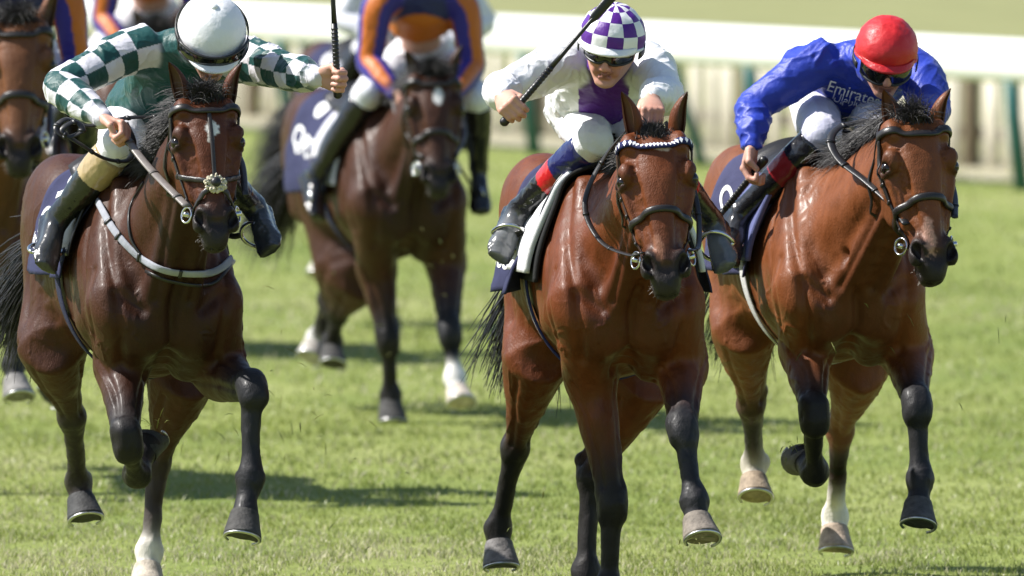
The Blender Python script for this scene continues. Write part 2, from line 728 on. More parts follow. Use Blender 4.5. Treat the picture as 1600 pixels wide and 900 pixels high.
class Head:
    def __init__(self, poll, lip, yaw):
        a = lip - poll
        self.sc = np.linalg.norm(a) / .62
        self.a = nrm(a)
        b = V(-math.cos(math.radians(yaw)), -math.sin(math.radians(yaw)), 0)
        self.b = nrm(b - self.a * np.dot(b, self.a))
        self.n = np.cross(self.b, self.a)
        self.p = poll

    def __call__(self, t, n, b):
        return self.p + (self.a * t + self.n * n + self.b * (b * self.wide(t))) * self.sc

    @staticmethod
    def wide(t):
        """The skull is broad at brow and cheek, the nose slim."""
        return 1.10 + .15 * min(max((.46 - t) / .14, 0), 1) * min(max((t + .10) / .14, .35), 1)


def mul(c, k):
    return tuple(x * k for x in c)


def mix(a, b, t):
    return tuple(x + (y - x) * t for x, y in zip(a, b))


def add_hoof(g, hc, top, toe, side, col, scale=1.0):
    """Hoof wall: an oblique truncated cone from the coronet (top) to the sole round hc."""
    ax = nrm(hc - top)
    f = nrm(toe - ax * np.dot(toe, ax))
    s = nrm(np.cross(ax, f))
    rings = []
    n = 20
    prof = [(-.052, .040, .0), (-.040, .044, .0), (-.030, .045, .002), (.0, .051, .010), (.026, .056, .019), (.034, .057, .021), (.036, .050, .021), (.036, .0, .018)]
    for (d, r, sh) in prof:
        ring = []
        for j in range(n):
            a = 2 * math.pi * j / n
            x = math.cos(a)
            rr = r * (1.04 if x > 0 else .90) * scale
            ring.append(hc + ax * (d * scale + (-.012 * scale if x < -.4 and d > 0 else 0)) + f * (x * rr + sh * scale) + s * math.sin(a) * r * scale)
        rings.append(ring)
    cols = []
    for (d, r, sh) in prof:
        k = (d + .05) / .09
        cols += [mix(mul(col, .85), col, min(max(k, 0), 1))] * n
    g.grid(np.array(rings), np.array(cols).reshape(len(prof), n, 3), 1, closed_v=True)
    sole = [hc + ax * .0375 * scale + f * (math.cos(a) * .052 * (1.04 if math.cos(a) > 0 else .9) + .021) * scale + s * math.sin(a) * .052 * scale for a in np.linspace(-2.35, 2.35, 22)]
    return sole, ax


def ear_mesh(g, base, tip, face, width, coat):
    """One cupped ear, open towards `face`, tapering to a point that curls inwards."""
    ax = tip - base
    L = np.linalg.norm(ax)
    ax = nrm(ax)
    fr = nrm(face - ax * np.dot(face, ax))
    sd = nrm(np.cross(ax, fr))
    nt, na = 14, 13
    for inner in (0, 1):
        P, Cc = [], []
        for i in range(nt):
            t = i / (nt - 1)
            w = width * (math.sin(math.pi * (.20 + .80 * t)) ** .75) * (1.0 if t < .5 else 1.0) + .002
            op = 2.35 if t < .25 else 2.35 - .55 * min((t - .25) / .5, 1)
            row, cr = [], []
            for j in range(na):
                a = -op + 2 * op * j / (na - 1)
                k = .80 if inner else 1.0
                c = base + ax * (L * t) - fr * (.012 * math.sin(math.pi * t)) + (-fr * math.cos(a) * w * .8 * k + sd * math.sin(a) * w * k)
                row.append(c)
                edge = abs(j / (na - 1) - .5) * 2
                cc = mix(coat, BLACK, .85 if (t > .86) else (.55 if edge > .86 else 0))
                if inner:
                    cc = mix(mul(coat, .8), (.25, .2, .16), .35 * math.sin(math.pi * t)) if edge < .8 else mix(coat, BLACK, .5)
                cr.append(cc)
            P.append(row)
            Cc.append(cr)
        P = np.array(P)
        if inner:
            P = P[:, ::-1]
            Cc = [r[::-1] for r in Cc]
        g.grid(P, np.array(Cc), 0)
        if inner == 0:
            o = P
        else:
            i_ = P[:, ::-1]
            for e in (0, na - 1):
                g.grid(np.stack([o[:, e], i_[:, e]], 1), mix(coat, BLACK, .6), 0)


def hair(g, roots, dirs, lens, seg, r, gravity, wob, rng, col, bend=None):
    """Locks of hair: each a tapered ribbon-like strand bundle."""
    for p, d, L in zip(roots, dirs, lens):
        d = nrm(d)
        q = np.array(p, float)
        pts = [q.copy()]
        st = L / seg
        for i in range(seg):
            d = nrm(d + V(0, 0, -gravity) * st + rng.normal(0, wob, 3) + (bend * st if bend is not None else 0))
            q = q + d * st
            pts.append(q.copy())
        t = np.linspace(0, 1, seg + 1)
        k = rng.uniform(.6, 1.5)
        g.tube(pts, r * (1 - t * .88) * rng.uniform(.6, 1.3), 3, col=mul(col, k), caps=False)


def build_horse(spec):
    """Trunk, neck, head and legs melted into one skin; returns the tack-fitting data."""
    F = spec['frame']
    coat = spec['coat']
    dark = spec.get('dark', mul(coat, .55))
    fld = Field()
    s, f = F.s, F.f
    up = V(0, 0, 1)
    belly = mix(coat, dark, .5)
    # trunk
    T = [(.27, 1.31, 1.00, .16), (.17, 1.40, .90, .235), (.05, 1.50, .85, .262), (-.10, 1.53, .84, .268), (-.30, 1.525, .865, .270), (-.50, 1.525, .90, .272),
         (-.70, 1.56, .95, .270), (-.85, 1.60, 1.00, .265), (-1.00, 1.575, 1.04, .258), (-1.12, 1.50, 1.07, .24), (-1.21, 1.40, 1.12, .16)]
    fld.loft([(F(x, 0, (zt + zb) / 2), hw, (zt - zb) / 2) for x, zt, zb, hw in T], s, k=.03, cols=[coat] * len(T), n=3)
    fld.loft([(F(.14, 0, 1.47), .05, .07), (.0 * up + F(-.02, 0, 1.535), .05, .06), (F(-.20, 0, 1.52), .07, .06), (F(-.42, 0, 1.47), .09, .06)], s, k=.08, cols=[coat] * 4, n=3)
    for e in (-1, 1):
        fld.seg(F(-.03, e * .12, 1.46), F(.22, e * .185, 1.12), (.065, .13), (.085, .13), s, k=.05, col=coat)          # shoulder blade
        fld.seg(F(-.14, e * .15, 1.36), F(-.02, e * .20, 1.05), (.05, .10), (.06, .11), s, k=.05, col=coat)          # triceps
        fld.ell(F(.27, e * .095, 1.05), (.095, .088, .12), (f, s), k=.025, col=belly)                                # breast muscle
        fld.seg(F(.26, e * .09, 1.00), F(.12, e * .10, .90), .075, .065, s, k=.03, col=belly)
        fld.ell(F(-.93, e * .13, 1.40), (.27, .15, .20), (f, s), k=.05, col=coat)                                    # rump
        fld.seg(F(-1.12, e * .13, 1.36), F(-1.10, e * .135, 1.05), (.10, .11), (.085, .12), s, k=.06, col=coat)       # hamstrings
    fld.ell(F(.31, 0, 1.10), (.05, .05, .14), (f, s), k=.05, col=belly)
    # neck and head
    H = Head(spec['poll'], spec['lip'], spec['face_yaw'])
    nb = [(F(-.02, 0, 1.27), .170, .30), (F(.20, 0, 1.33), .130, .230), None, (H(.13, -.17, 0), .092 * H.sc, .13 * H.sc), (H(.07, -.10, 0), .086 * H.sc, .10 * H.sc)]
    mid = F(.20, 0, 1.33) * .45 + H(.13, -.17, 0) * .55 + V(0, 0, .02)
    nb[2] = (mid, .102, .175)
    ns = nrm(s + H.b)
    fld.loft(nb, ns, k=.06, cols=[coat, coat, coat, coat, coat], n=4)
    for e in (-1, 1):   # neck muscle cords
        fld.seg(F(.16, e * .10, 1.30), H(.16, -.16, e * .05), (.045, .07), (.03, .05), ns, k=.06, col=coat)
        fld.seg(F(.30, e * .055, 1.08), H(.24, -.20, e * .035), .05, .03, ns, k=.05, col=mix(coat, dark, .6))
    hc = spec.get('face', coat)
    mz = spec.get('muzzle', (.022, .018, .018))
    hs = [(.02, -.04, .15, .078), (.10, -.004, .22, .094), (.19, .010, .265, .098), (.27, .008, .26, .086), (.35, .002, .215, .070), (.43, -.003, .165, .060), (.50, -.008, .135, .054), (.555, -.022, .110, .046), (.60, -.040, .075, .036)]
    cl = [hc, hc, hc, hc, hc, mix(hc, dark, .2), mix(hc, mz, .65), mz, mz]
    fld.loft([(H(t, nf - d / 2, 0), hw * 1.03 * H.wide(t) * H.sc, d / 2 * H.sc) for t, nf, d, hw in hs], H.b, k=.025, cols=cl, n=3)
    S = H.sc
    fld.loft([(H(.10, -.012, 0), .060 * S, .02 * S), (H(.22, -.003, 0), .062 * S, .022 * S), (H(.36, -.012, 0), .042 * S, .02 * S), (H(.50, -.022, 0), .034 * S, .02 * S)], H.b, k=.03, cols=[hc, hc, hc, mix(hc, mz, .4)], n=3)
    eyes = []
    for e in (-1, 1):
        fld.ell(H(.25, -.185, e * .055), (.115 * S, .032 * S, .085 * S), (H.a, H.b), k=.03, col=hc)             # cheek
        fld.seg(H(.20, -.06, e * .092), H(.40, -.075, e * .058), .020 * S, .013 * S, H.b, k=.03, col=hc)         # cheek ridge
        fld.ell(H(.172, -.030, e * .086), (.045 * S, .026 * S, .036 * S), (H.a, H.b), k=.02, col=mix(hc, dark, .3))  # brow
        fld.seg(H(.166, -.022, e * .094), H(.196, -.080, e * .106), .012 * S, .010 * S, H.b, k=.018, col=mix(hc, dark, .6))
        fld.ell(H(.199, -.044, e * .104), (.022 * S, .018 * S, .028 * S), (H.a, H.b), k=.012, col=(.012, .009, .008), sub=True)
        eyes.append(H(.198, -.044, e * .093))
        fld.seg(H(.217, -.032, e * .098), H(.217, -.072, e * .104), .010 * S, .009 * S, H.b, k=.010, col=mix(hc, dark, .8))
        fld.ell(H(.508, -.030, e * .052), (.054 * S, .029 * S, .040 * S), (nrm(H.a + H.b * e * .25), H.b), k=.02, col=mz)     # nostril wing
        fld.ell(H(.516, -.002, e * .054), (.038 * S, .019 * S, .032 * S), (nrm(H.a * 1.0 - H.b * e * .55), H.b), k=.012, col=(.006, .004, .004), sub=True)
        fld.seg(H(.490, -.014, e * .030), H(.560, -.026, e * .026), .014 * S, .012 * S, H.b, k=.012, col=mz)
        fld.ell(H(.075, -.06, e * .070), (.06 * S, .034 * S, .05 * S), (H.a, H.b), k=.03, col=hc)                  # ear root
    fld.ell(H(.570, -.048, 0), (.046 * S, .044 * S, .036 * S), (H.a, H.b), k=.02, col=mz)                        # upper lip
    fld.ell(H(.572, -.098, 0), (.030 * S, .034 * S, .028 * S), (H.a, H.b), k=.010, col=mul(mz, 1.3))             # chin
    fld.seg(H(.57, -.10, 0), H(.40, -.15, 0), .036 * S, .045 * S, H.b, k=.03, col=mix(hc, mz, .6))               # lower jaw
    for e in (-1, 1):
        fld.seg(H(.615, -.060, e * .012), H(.560, -.076, e * .050), .005 * S, .004 * S, H.b, k=.008, col=(.006, .005, .005), sub=True)  # mouth slit
    # legs
    hoofs = []
    g = Geo()
    legs = spec['legs']
    for key, e, foreleg in (('RF', 1, 1), ('LF', -1, 1), ('RH', 1, 0), ('LH', -1, 0)):
        L = legs[key]
        blk = L.get('leg', BLACK)
        sock = L.get('sock')
        past = sock or blk
        if foreleg:
            S0 = F(.24, e * .175, 1.10)
            E, K, Fe, Hf = L['E'], L['K'], L['F'], L['H']
            fld.seg(S0, E, (.09, .12), (.09, .105), s, k=.05, col=coat)
            n1 = mix(coat, blk, .1)
            lo = [(E + (E - K) * .12, .085, .095), (E, .086, .098), (E + (K - E) * .35, .074, .084), (E + (K - E) * .70, .057, .062), (E + (K - E) * .9, .049, .053), (K, .047, .05)]
            fld.loft(lo, s, k=.03, cols=[coat, coat, n1, mix(coat, blk, .75), mix(coat, blk, .97), blk], n=3)
            kd = nrm(Fe - K)
            kf = nrm(np.cross(s, kd))
            if np.dot(kf, f) < 0:
                kf = -kf
            ku = nrm(nrm(K - E) + kd)
            fl = max(0.0, 1 - np.dot(nrm(K - E), kd))
            kf = nrm(np.cross(s, ku))
            kf = kf if np.dot(kf, nrm(K - E) - kd) > 0 or fl < .05 else -kf
            fld.ell(K + kf * .006, (.075, .047, .047), (ku, s), k=.035, col=blk)
            fld.seg(K + kf * .030 + s * .018 + ku * .02, K + kf * .030 + s * .016 - ku * .03, .020, .018, None, k=.02, col=blk)
            fld.seg(K + kf * .030 - s * .018 + ku * .02, K + kf * .030 - s * .016 - ku * .03, .020, .018, None, k=.02, col=blk)
            fld.seg(K - kf * .035 + ku * .02, K - kf * .038 - ku * .02, .020, .018, None, k=.025, col=blk)
            fld.seg(K - ku * .040 + s * .012, K - ku * .040 - s * .012, .034, .034, None, k=.03, col=blk)
            fld.seg(K + ku * .046 + s * .012, K + ku * .046 - s * .012, .035, .035, None, k=.03, col=blk)
            dF = nrm(Fe - K)
            fwd = nrm(np.cross(s, dF)) * (1 if np.dot(np.cross(s, dF), f) > 0 or abs(np.dot(np.cross(s, dF), f)) < .2 else -1)
            if fl > .5:
                fwd = kf
        else:
            hip = F(-.92, e * .14, 1.27)
            ST, K, Fe, Hf = L['E'], L['K'], L['F'], L['H']
            fld.loft([(hip, .12, .21), (hip * .5 + ST * .5 + F.f * -.02, .115, .19), (ST, .092, .125)], s, k=.09, cols=[coat, coat, coat], n=3)
            fld.loft([(ST, .100, .14), (ST + (K - ST) * .35, .085, .108), (ST + (K - ST) * .68, .058, .070), (ST + (K - ST) * .9, .046, .054), (K, .046, .056)], s, k=.10,
                     cols=[coat, coat, mix(coat, blk, .35), mix(coat, blk, .8), blk], n=3)
            dF = nrm(Fe - K)
            back = nrm(nrm(K - ST) - dF)
            if np.dot(back, f) > .3:
                back = -f
            tub = K + back * .045 - dF * .045
            fld.seg(tub, K + back * .02 + dF * .03, .025, .030, s, k=.02, col=blk)
            fld.seg(tub, ST + (K - ST) * .45 + back * .05, .016, .030, s, k=.025, col=mix(coat, blk, .6))
            fld.ell(K, (.068, .050, .056), (dF, s), k=.02, col=blk)
            fwd = -back
        # cannon, fetlock, pastern
        bk = -fwd
        fc = L.get('cannon', blk)
        fld.loft([(K, .044, .048), (K + (Fe - K) * .2, .039, .045), (K + (Fe - K) * .55, .033, .040), (K + (Fe - K) * .85, .034, .039), (Fe, .041, .044)], s, k=.018, cols=[blk, fc, fc, past if L.get('tall') else mix(fc, past, .2), past if L.get('tall') else mix(fc, past, .75)], n=3)
        fld.seg(K + (Fe - K) * .12 + bk * .032, Fe + bk * .030, .014, .015, s, k=.012, col=mix(fc, past, .3))       # tendon
        fld.ell(Fe, (.058, .040, .044), (dF, s), k=.035, col=past)
        fld.ell(Fe + bk * .030 + dF * .004, (.030, .026, .024), (dF, s), k=.025, col=past)
        toe = L.get('toe', f)
        pd = nrm(Hf - Fe)
        cor = Hf - pd * .035
        fld.loft([(Fe, .040, .042), (Fe * .5 + cor * .5, .038, .040), (cor, .050, .048), (cor + pd * .022, .055, .053)], s, k=.03, cols=[past] * 4, n=3)
        sole, ax = add_hoof(g, Hf, Hf - pd * .06, toe, s, L.get('hoof', (.05, .048, .046)), 1.19)
        hoofs.append((sole, ax))
    h = spec['h']
    v, Q = fld.mesh(h)
    cols = fld.colours(v, coat)
    N = normals(v, Q)
    n1 = vnoise(v * 14, 3) * .0014 + vnoise(v * 34, 4) * .0006
    rid = 1 - np.abs(vnoise(v * V(11, 11, 7) + vnoise(v * 5, 7)[:, None] * 1.3, 9))
    v = v + N * (n1 + np.clip(rid - .93, 0, 1) * .022 * (cols.sum(1) > .05))[:, None]
    low = np.clip((.95 + F.dz - v[:, 2]) / .25, 0, 1)
    v = v + N * (low * (vnoise(v * V(26, 26, 17), 71) * .0032 + vnoise(v * V(60, 60, 34), 72) * .0014))[:, None]

    def crease(pts, A, sig, n=8):
        nonlocal v
        Pl = catmull(np.array(pts), n)
        lo_, hi_ = Pl.min(0) - 4 * sig, Pl.max(0) + 4 * sig
        m = np.nonzero(np.all(v > lo_, 1) & np.all(v < hi_, 1))[0]
        if len(m) == 0:
            return
        d2 = np.full(len(m), 9.0)
        for a_, b_ in zip(Pl[:-1], Pl[1:]):
            ab = b_ - a_
            t_ = np.clip(((v[m] - a_) @ ab) / max(ab @ ab, 1e-9), 0, 1)
            d2 = np.minimum(d2, np.sum((v[m] - a_ - t_[:, None] * ab) ** 2, 1))
        v[m] = v[m] + N[m] * (A * np.exp(-d2 / sig ** 2))[:, None]

    def on(pts, off=0.0):
        P_ = np.array(pts)
        c_ = (P_.min(0) + P_.max(0)) / 2
        P_, _ = fld.near(c_, float(np.max(P_.max(0) - P_.min(0)) / 2 + .04)).snap(P_, off, 4)
        return P_
    crease(on([F(.40, 0, 1.24), F(.40, 0, 1.08), F(.34, 0, .95), F(.2, 0, .84)]), -.022, .020)
    for e in (-1, 1):
        crease(on([F(.02, e * .17, 1.53), F(.18, e * .20, 1.35), F(.34, e * .20, 1.20), F(.40, e * .12, 1.10)]), -.016, .024)
        crease(on([F(.36, e * .20, 1.16), F(.36, e * .19, 1.02), F(.26, e * .17, .90)]), -.016, .020)
        crease(on([H(.23, .0, e * .058), H(.34, -.01, e * .05), H(.47, -.02, e * .040)]), -.006, .012)
        crease(on([H(.215, -.045, e * .095), H(.30, -.055, e * .082), H(.40, -.06, e * .066)]), .006, .009)
        crease(on([H(.12, -.03, e * .075), H(.14, -.05, e * .085)]), -.009, .018)
        crease(on([H(.27, -.10, e * .1), H(.36, -.12, e * .08), H(.44, -.10, e * .07)]), -.007, .012)
        crease(on([F(.38, e * .06, 1.14), H(.26, -.24, e * .07)]), -.014, .022)
        crease(on([F(-.02, e * .28, 1.42), F(.10, e * .29, 1.20), F(.16, e * .28, 1.04)]), -.011, .020)
        crease(on([F(-.22, e * .3, 1.38), F(-.16, e * .3, 1.12), F(-.08, e * .3, .95)]), -.012, .026)
        crease(on([F(.22, e * .3, 1.25), F(.26, e * .3, 1.08), F(.20, e * .3, .96)]), -.007, .014)
        for q in range(6):
            x_ = -.30 - q * .075
            crease(on([F(x_, e * .32, 1.32), F(x_ - .03, e * .33, 1.12), F(x_ - .01, e * .3, .98)]), -.0035, .018, 4)
        crease(on([F(-.72, e * .3, 1.36), F(-.80, e * .3, 1.18), F(-.74, e * .28, 1.02)]), -.014, .028)
        crease(on([F(-1.02, e * .3, 1.45), F(-1.10, e * .28, 1.22), F(-1.08, e * .26, 1.02)]), -.009, .022)
        rv = np.random.default_rng(spec.get('seed', 1) * 7 + e)
        for (a_, b_, wob) in ((F(.30, e * .14, 1.05), F(.14, e * .3, .92), .03), (F(.10, e * .3, 1.12), F(.24, e * .28, .90), .03), (F(-.1, e * .32, 1.02), F(-.45, e * .32, .95), .03), (F(-.4, e * .3, 1.12), F(-.2, e * .3, .98), .03),
                              (H(.24, -.06, e * .09), H(.44, -.05, e * .06), .008), (H(.30, -.12, e * .08), H(.42, -.07, e * .065), .008), (F(.28, e * .1, 1.14), F(.36, e * .12, .98), .02)):
            k_ = 5
            pp = [a_ + (b_ - a_) * q / k_ + rv.normal(0, wob, 3) * (0 < q < k_) for q in range(k_ + 1)]
            crease(on(pp), .0042, .0055, 6)
    for key, L in legs.items():
        e = 1 if key[0] == 'R' else -1
        a_, b_, c_ = L['E'], L['K'], L['F']
        ff = nrm(np.cross(s, nrm(b_ - a_)))
        ff = ff if np.dot(ff, f) > 0 else -ff
        for sd_, wd in ((.055, .07), (-.06, .05), (.09, -.02)):
            crease(on([a_ + (b_ - a_) * .05 + s * sd_ + ff * wd, a_ + (b_ - a_) * .5 + s * sd_ * .7 + ff * wd * .8, b_ + (a_ - b_) * .12 + s * sd_ * .5 + ff * wd * .6]), -.008, .012)
        rv = np.random.default_rng(len(key) + spec.get('seed', 1))
        for q in range(2):
            y_ = s * e * (.07 - .12 * q)
            crease(on([a_ + (b_ - a_) * t_ + y_ + ff * (.05 + rv.normal(0, .018)) for t_ in (0, .2, .4, .6, .8)]), .0040, .0050, 5)
        for sd_ in (-1, 1):
            crease([b_ + (c_ - b_) * t_ + s * sd_ * .036 - ff * .012 for t_ in (.15, .5, .9)], -.007, .010, 4)
    # markings
    rel = v - H.p
    tt_, nn_, bb_ = rel @ H.a / S, rel @ H.n / S, rel @ H.b / S / 1.10
    for (t0, b0, ra, rb, c) in spec.get('marks', []):
        q = ((tt_ - t0) / ra) ** 2 + ((bb_ - b0) / rb) ** 2
        q = q * (1 + .5 * vnoise(v * 60, 8) + .35 * vnoise(v * 160, 9))
        k_ = np.clip((1.15 - q) / .5, 0, 1) * (nn_ > -.06) * (tt_ > 0) * (tt_ < .62)
        cols = cols * (1 - k_[:, None]) + np.array(c) * k_[:, None]
    # coat mottling of its own: dapple and sweat-darkened patches
    mot = vnoise(v * 6, 21) * .10 + vnoise(v * 18, 22) * .07
    cols = cols * (1 + mot)[:, None]
    g2 = Geo()
    nq = len(Q)
    for (bk_, tip, fc_) in spec['ears']:
        bk_ = bk_ - (tip - bk_) * .22
        ear_mesh(g2, bk_, tip, fc_, .036 * S, hc)
    g2.v += g.v
    off = g2.n
    g2.c += g.c
    g2.f += [[i + off for i in ff] for ff in g.f]
    g2.m += g.m
    ev, ec = np.vstack(g2.v), np.vstack(g2.c)
    flat = np.concatenate([Q.ravel(), np.fromiter((i for ff in g2.f for i in ff), int) + len(v)])
    lens = np.concatenate([np.full(nq, 4), np.array([len(ff) for ff in g2.f])]).astype(np.int32)
    mi = np.concatenate([np.zeros(nq, int), np.array(g2.m)]).astype(np.int32)
    o = V(F.o[0], F.o[1], 0) - .45 * f
    root = empty('racehorse', tuple(o), spec['label'], 'horse', spec['group'])
    make_obj('body', np.vstack([v, ev]), flat, lens, np.vstack([cols, ec]), [M_COAT, M_HOOF], root, None, True, mi)
    for sole, ax in hoofs:
        gs = Geo()
        gs.tube(sole, .0062, 6, flat=.8)
        gs.build('horseshoe', M_SHOE, root)
    for p in eyes:
        ge = Geo()
        ge.ball(p, .0262 * S, nu=16, nv=10)
        ge.build('eye', M_EYE, root)
    rng = np.random.default_rng(spec.get('seed', 1))
    # mane along the crest
    hd0 = fld.near(H(.57, -.06, 0), .08)
    gm = Geo()
    side = spec.get('mane_side', 1)
    A0, A1 = F(.02, 0, 1.58), H(.0, -.10, 0)
    nl = spec.get('mane_n', 1100)
    ts = rng.uniform(0, 1, nl)
    mids = [A0, None, A1]
    crest = fld.near((A0 + A1) / 2, .6)
    roots = np.array([A0 + (A1 - A0) * t + V(0, 0, .10 + .05 * math.sin(math.pi * t)) for t in ts]) + rng.normal(0, .008, (nl, 3))
    for _ in range(10):
        d = crest.at(roots)
        roots[:, 2] -= np.clip(d, -.05, .06) * .9
    hair(gm, roots, [nrm(s * side * rng.uniform(.3, 1.2) + V(0, 0, rng.uniform(.3, 1.3)) - f * rng.uniform(.2, 1.1)) for _ in ts],
         rng.uniform(.07, .17, nl) * spec.get('mane_len', 1), 6, .0027, 9, .08, rng, (.020, .018, .018))
    gm.build('mane', M_HAIR, root)
    gf = Geo()
    nl = 480
    fr = np.array([H(.0 + rng.uniform(-.01, .05), -.045 + rng.uniform(-.03, .02), rng.normal(0, .020)) for _ in range(nl)])
    hd = fld.near(H(.05, -.05, 0), .15)
    for _ in range(8):
        d = hd.at(fr)
        fr -= (H.n * .7 - H.a * .7) * np.clip(d, -.05, .05)[:, None] * .9
    lean = spec.get('forelock_lean', 0)
    hair(gf, fr, [nrm(-H.a * rng.uniform(.6, 1.4) + H.n * rng.uniform(-.2, .9) + H.b * (rng.normal(0, .35) + lean)) for _ in range(nl)],
         rng.uniform(.05, .11, nl) * spec.get('forelock', 1), 6, .0022, 16, .10, rng, (.024, .021, .02))
    gf.build('forelock', M_HAIR, root)
    gt = Geo()
    td = spec.get('tail_dir', nrm(-f * .8 + V(0, 0, -.6)))
    nl = 1000
    rt = np.array([F(-1.22, 0, 1.40) + rng.normal(0, .018, 3) for _ in range(nl)])
    hair(gt, rt, [nrm(td + rng.normal(0, .07, 3)) for _ in range(nl)], rng.uniform(.35, .8, nl) * spec.get('tail_len', 1), 9, .0075, spec.get('tail_g', 1.2), .07, rng, (.016, .014, .014))
    gt.build('tail', M_HAIR, root)
    gw = Geo()
    wp = np.array([H(rng.uniform(.545, .60), -.05 - rng.uniform(0, .07), rng.uniform(-.045, .045)) for _ in range(34)])
    wp, wn = hd0.snap(wp, -.002, 5)
    hair(gw, wp, [nrm(n_ + H.a * rng.uniform(0, .8) + rng.normal(0, .25, 3)) for n_ in wn], rng.uniform(.010, .028, 34), 3, .0006, 4, .05, rng, (.30, .27, .24))
    gw.build('whiskers', M_HAIR, root)['kind'] = 'stuff'
    return dict(root=root, field=fld, F=F, H=H, spec=spec, trunk=F)


def legset(F, d, **kw):
    out = {}
    for k, (e, kn, fe, h, extra) in d.items():
        L = dict(E=F.px(*e), K=F.px(*kn), F=F.px(*fe), H=F.px(*h))
        L.update(extra)
        out[k] = L
    return out


def tdir(F, x, z, y=0):
    return F.f * x + F.s * y + V(0, 0, z)
# ------------------------------------------------------------------ the five horses in view
GREYLEG = (.017, .0165, .0185)
FB = Frame(985, 40.0, 8, 1.60)
specB = dict(frame=FB, coat=(.120, .031, .0088), dark=(.034, .010, .004), face=(.125, .035, .011), h=.0058, face_yaw=3, seed=2,
             label='bright bay racehorse with a blue and white diamond browband, middle of the front row', group='galloping racehorses',
             marks=[(.10, -.022, .009, .026, (.5, .36, .28)), (.46, .02, .05, .016, (.20, .085, .05))], poll=FB.px(1021, 192, .76), lip=FB.px(1045, 455, 1.00), mane_side=1, mane_len=.6, forelock=.35,
             legs=legset(FB, dict(
                 RF=((922, 588, .05), (957, 786, .12), (950, 918, .10), (947, 962, .16), {}),
                 LF=((1064, 572, .14), (1067, 672, .48), (1085, 783, .60), (1092, 832, .67), dict(leg=GREYLEG, hoof=(.20, .17, .14), toe=tdir(FB, .9, .05, -.15))),
                 RH=((838, 560, -.72), (805, 700, -.98), (778, 826, -1.10), (781, 872, -1.06), dict(hoof=(.16, .15, .145), toe=tdir(FB, .8, -.6))),
                 LH=((1000, 600, -.60), (923, 745, -.75), (916, 893, -.72), (914, 940, -.66), {}))))
specB['tail_dir'] = nrm(-FB.f * .55 + FB.s * .30 + V(0, 0, -.75))
FA = Frame(266, 40.0, 13, 1.60)
specA = dict(frame=FA, coat=(.050, .0160, .0066), dark=(.014, .0065, .0042), face=(.092, .026, .0090), h=.0058, face_yaw=13, seed=3,
             label='dark bay racehorse with a white star and a cross noseband with sheepskin pad', group='galloping racehorses',
             poll=FA.px(322, 140, .76), lip=FA.px(343, 382, .98), mane_side=1, mane_len=1.0, forelock=1.0,
             marks=[(.165, -.006, .034, .022, (.75, .72, .68)), (.20, .004, .022, .010, (.6, .56, .5))],
             legs=legset(FA, dict(
                 RF=((188, 572, .08), (198, 688, .40), (214, 742, .20), (230, 690, .10), dict(toe=tdir(FA, -.2, -1.0), hoof=(.06, .06, .055))),
                 LF=((345, 582, .12), (394, 608, .50), (391, 748, .55), (379, 826, .62), dict(leg=GREYLEG, toe=tdir(FA, .9, -.1, .1))),
                 RH=((80, 540, -.70), (112, 650, -.95), (122, 752, -1.20), (130, 800, -1.14), dict(leg=(.03, .024, .022), hoof=(.045, .045, .045))),
                 LH=((285, 590, -.55), (245, 722, -.75), (233, 862, -.72), (229, 908, -.66), dict(leg=(.034, .024, .022), sock=(.68, .64, .56), hoof=(.48, .42, .34))))))
specA['tail_dir'] = nrm(-FA.f * .8 + FA.s * .35 + V(0, 0, -.45))
FC = Frame(1336, 41.0, 11, 1.60)
specC = dict(frame=FC, coat=(.168, .052, .0165), dark=(.050, .017, .0075), face=(.162, .052, .0170), h=.0062, face_yaw=16, seed=4,
             label='light bay racehorse with a plain black bridle and two white hind feet', group='galloping racehorses',
             poll=FC.px(1432, 172, .76), lip=FC.px(1468, 436, .98), mane_side=1, mane_len=1.1, forelock=1.05, forelock_lean=.1,
             marks=[(.46, .014, .07, .020, (.36, .20, .15))],
             legs=legset(FC, dict(
                 RF=((1258, 548, .08), (1272, 648, .40), (1272, 738, .22), (1254, 712, .08), dict(toe=tdir(FC, -.2, -1.0), hoof=(.14, .13, .11))),
                 LF=((1418, 552, .12), (1432, 634, .45), (1438, 748, .50), (1433, 808, .57), dict(leg=GREYLEG, hoof=(.075, .072, .07))),
                 RH=((1162, 512, -.74), (1173, 632, -1.0), (1178, 725, -1.2), (1178, 768, -1.13), dict(leg=(.05, .028, .02), sock=(.60, .55, .46), hoof=(.30, .235, .165), cannon=(.026, .022, .022))),
                 LH=((1342, 565, -.60), (1313, 672, -1.0), (1304, 806, -1.22), (1304, 848, -1.18), dict(leg=(.16, .06, .03), cannon=(.05, .036, .034), sock=(.78, .73, .66), tall=1, hoof=(.42, .33, .25))))))
specC['tail_dir'] = nrm(-FC.f * .75 + FC.s * .05 + V(0, 0, -.6))
FD = Frame(645, 52.0, 15, 1.50)
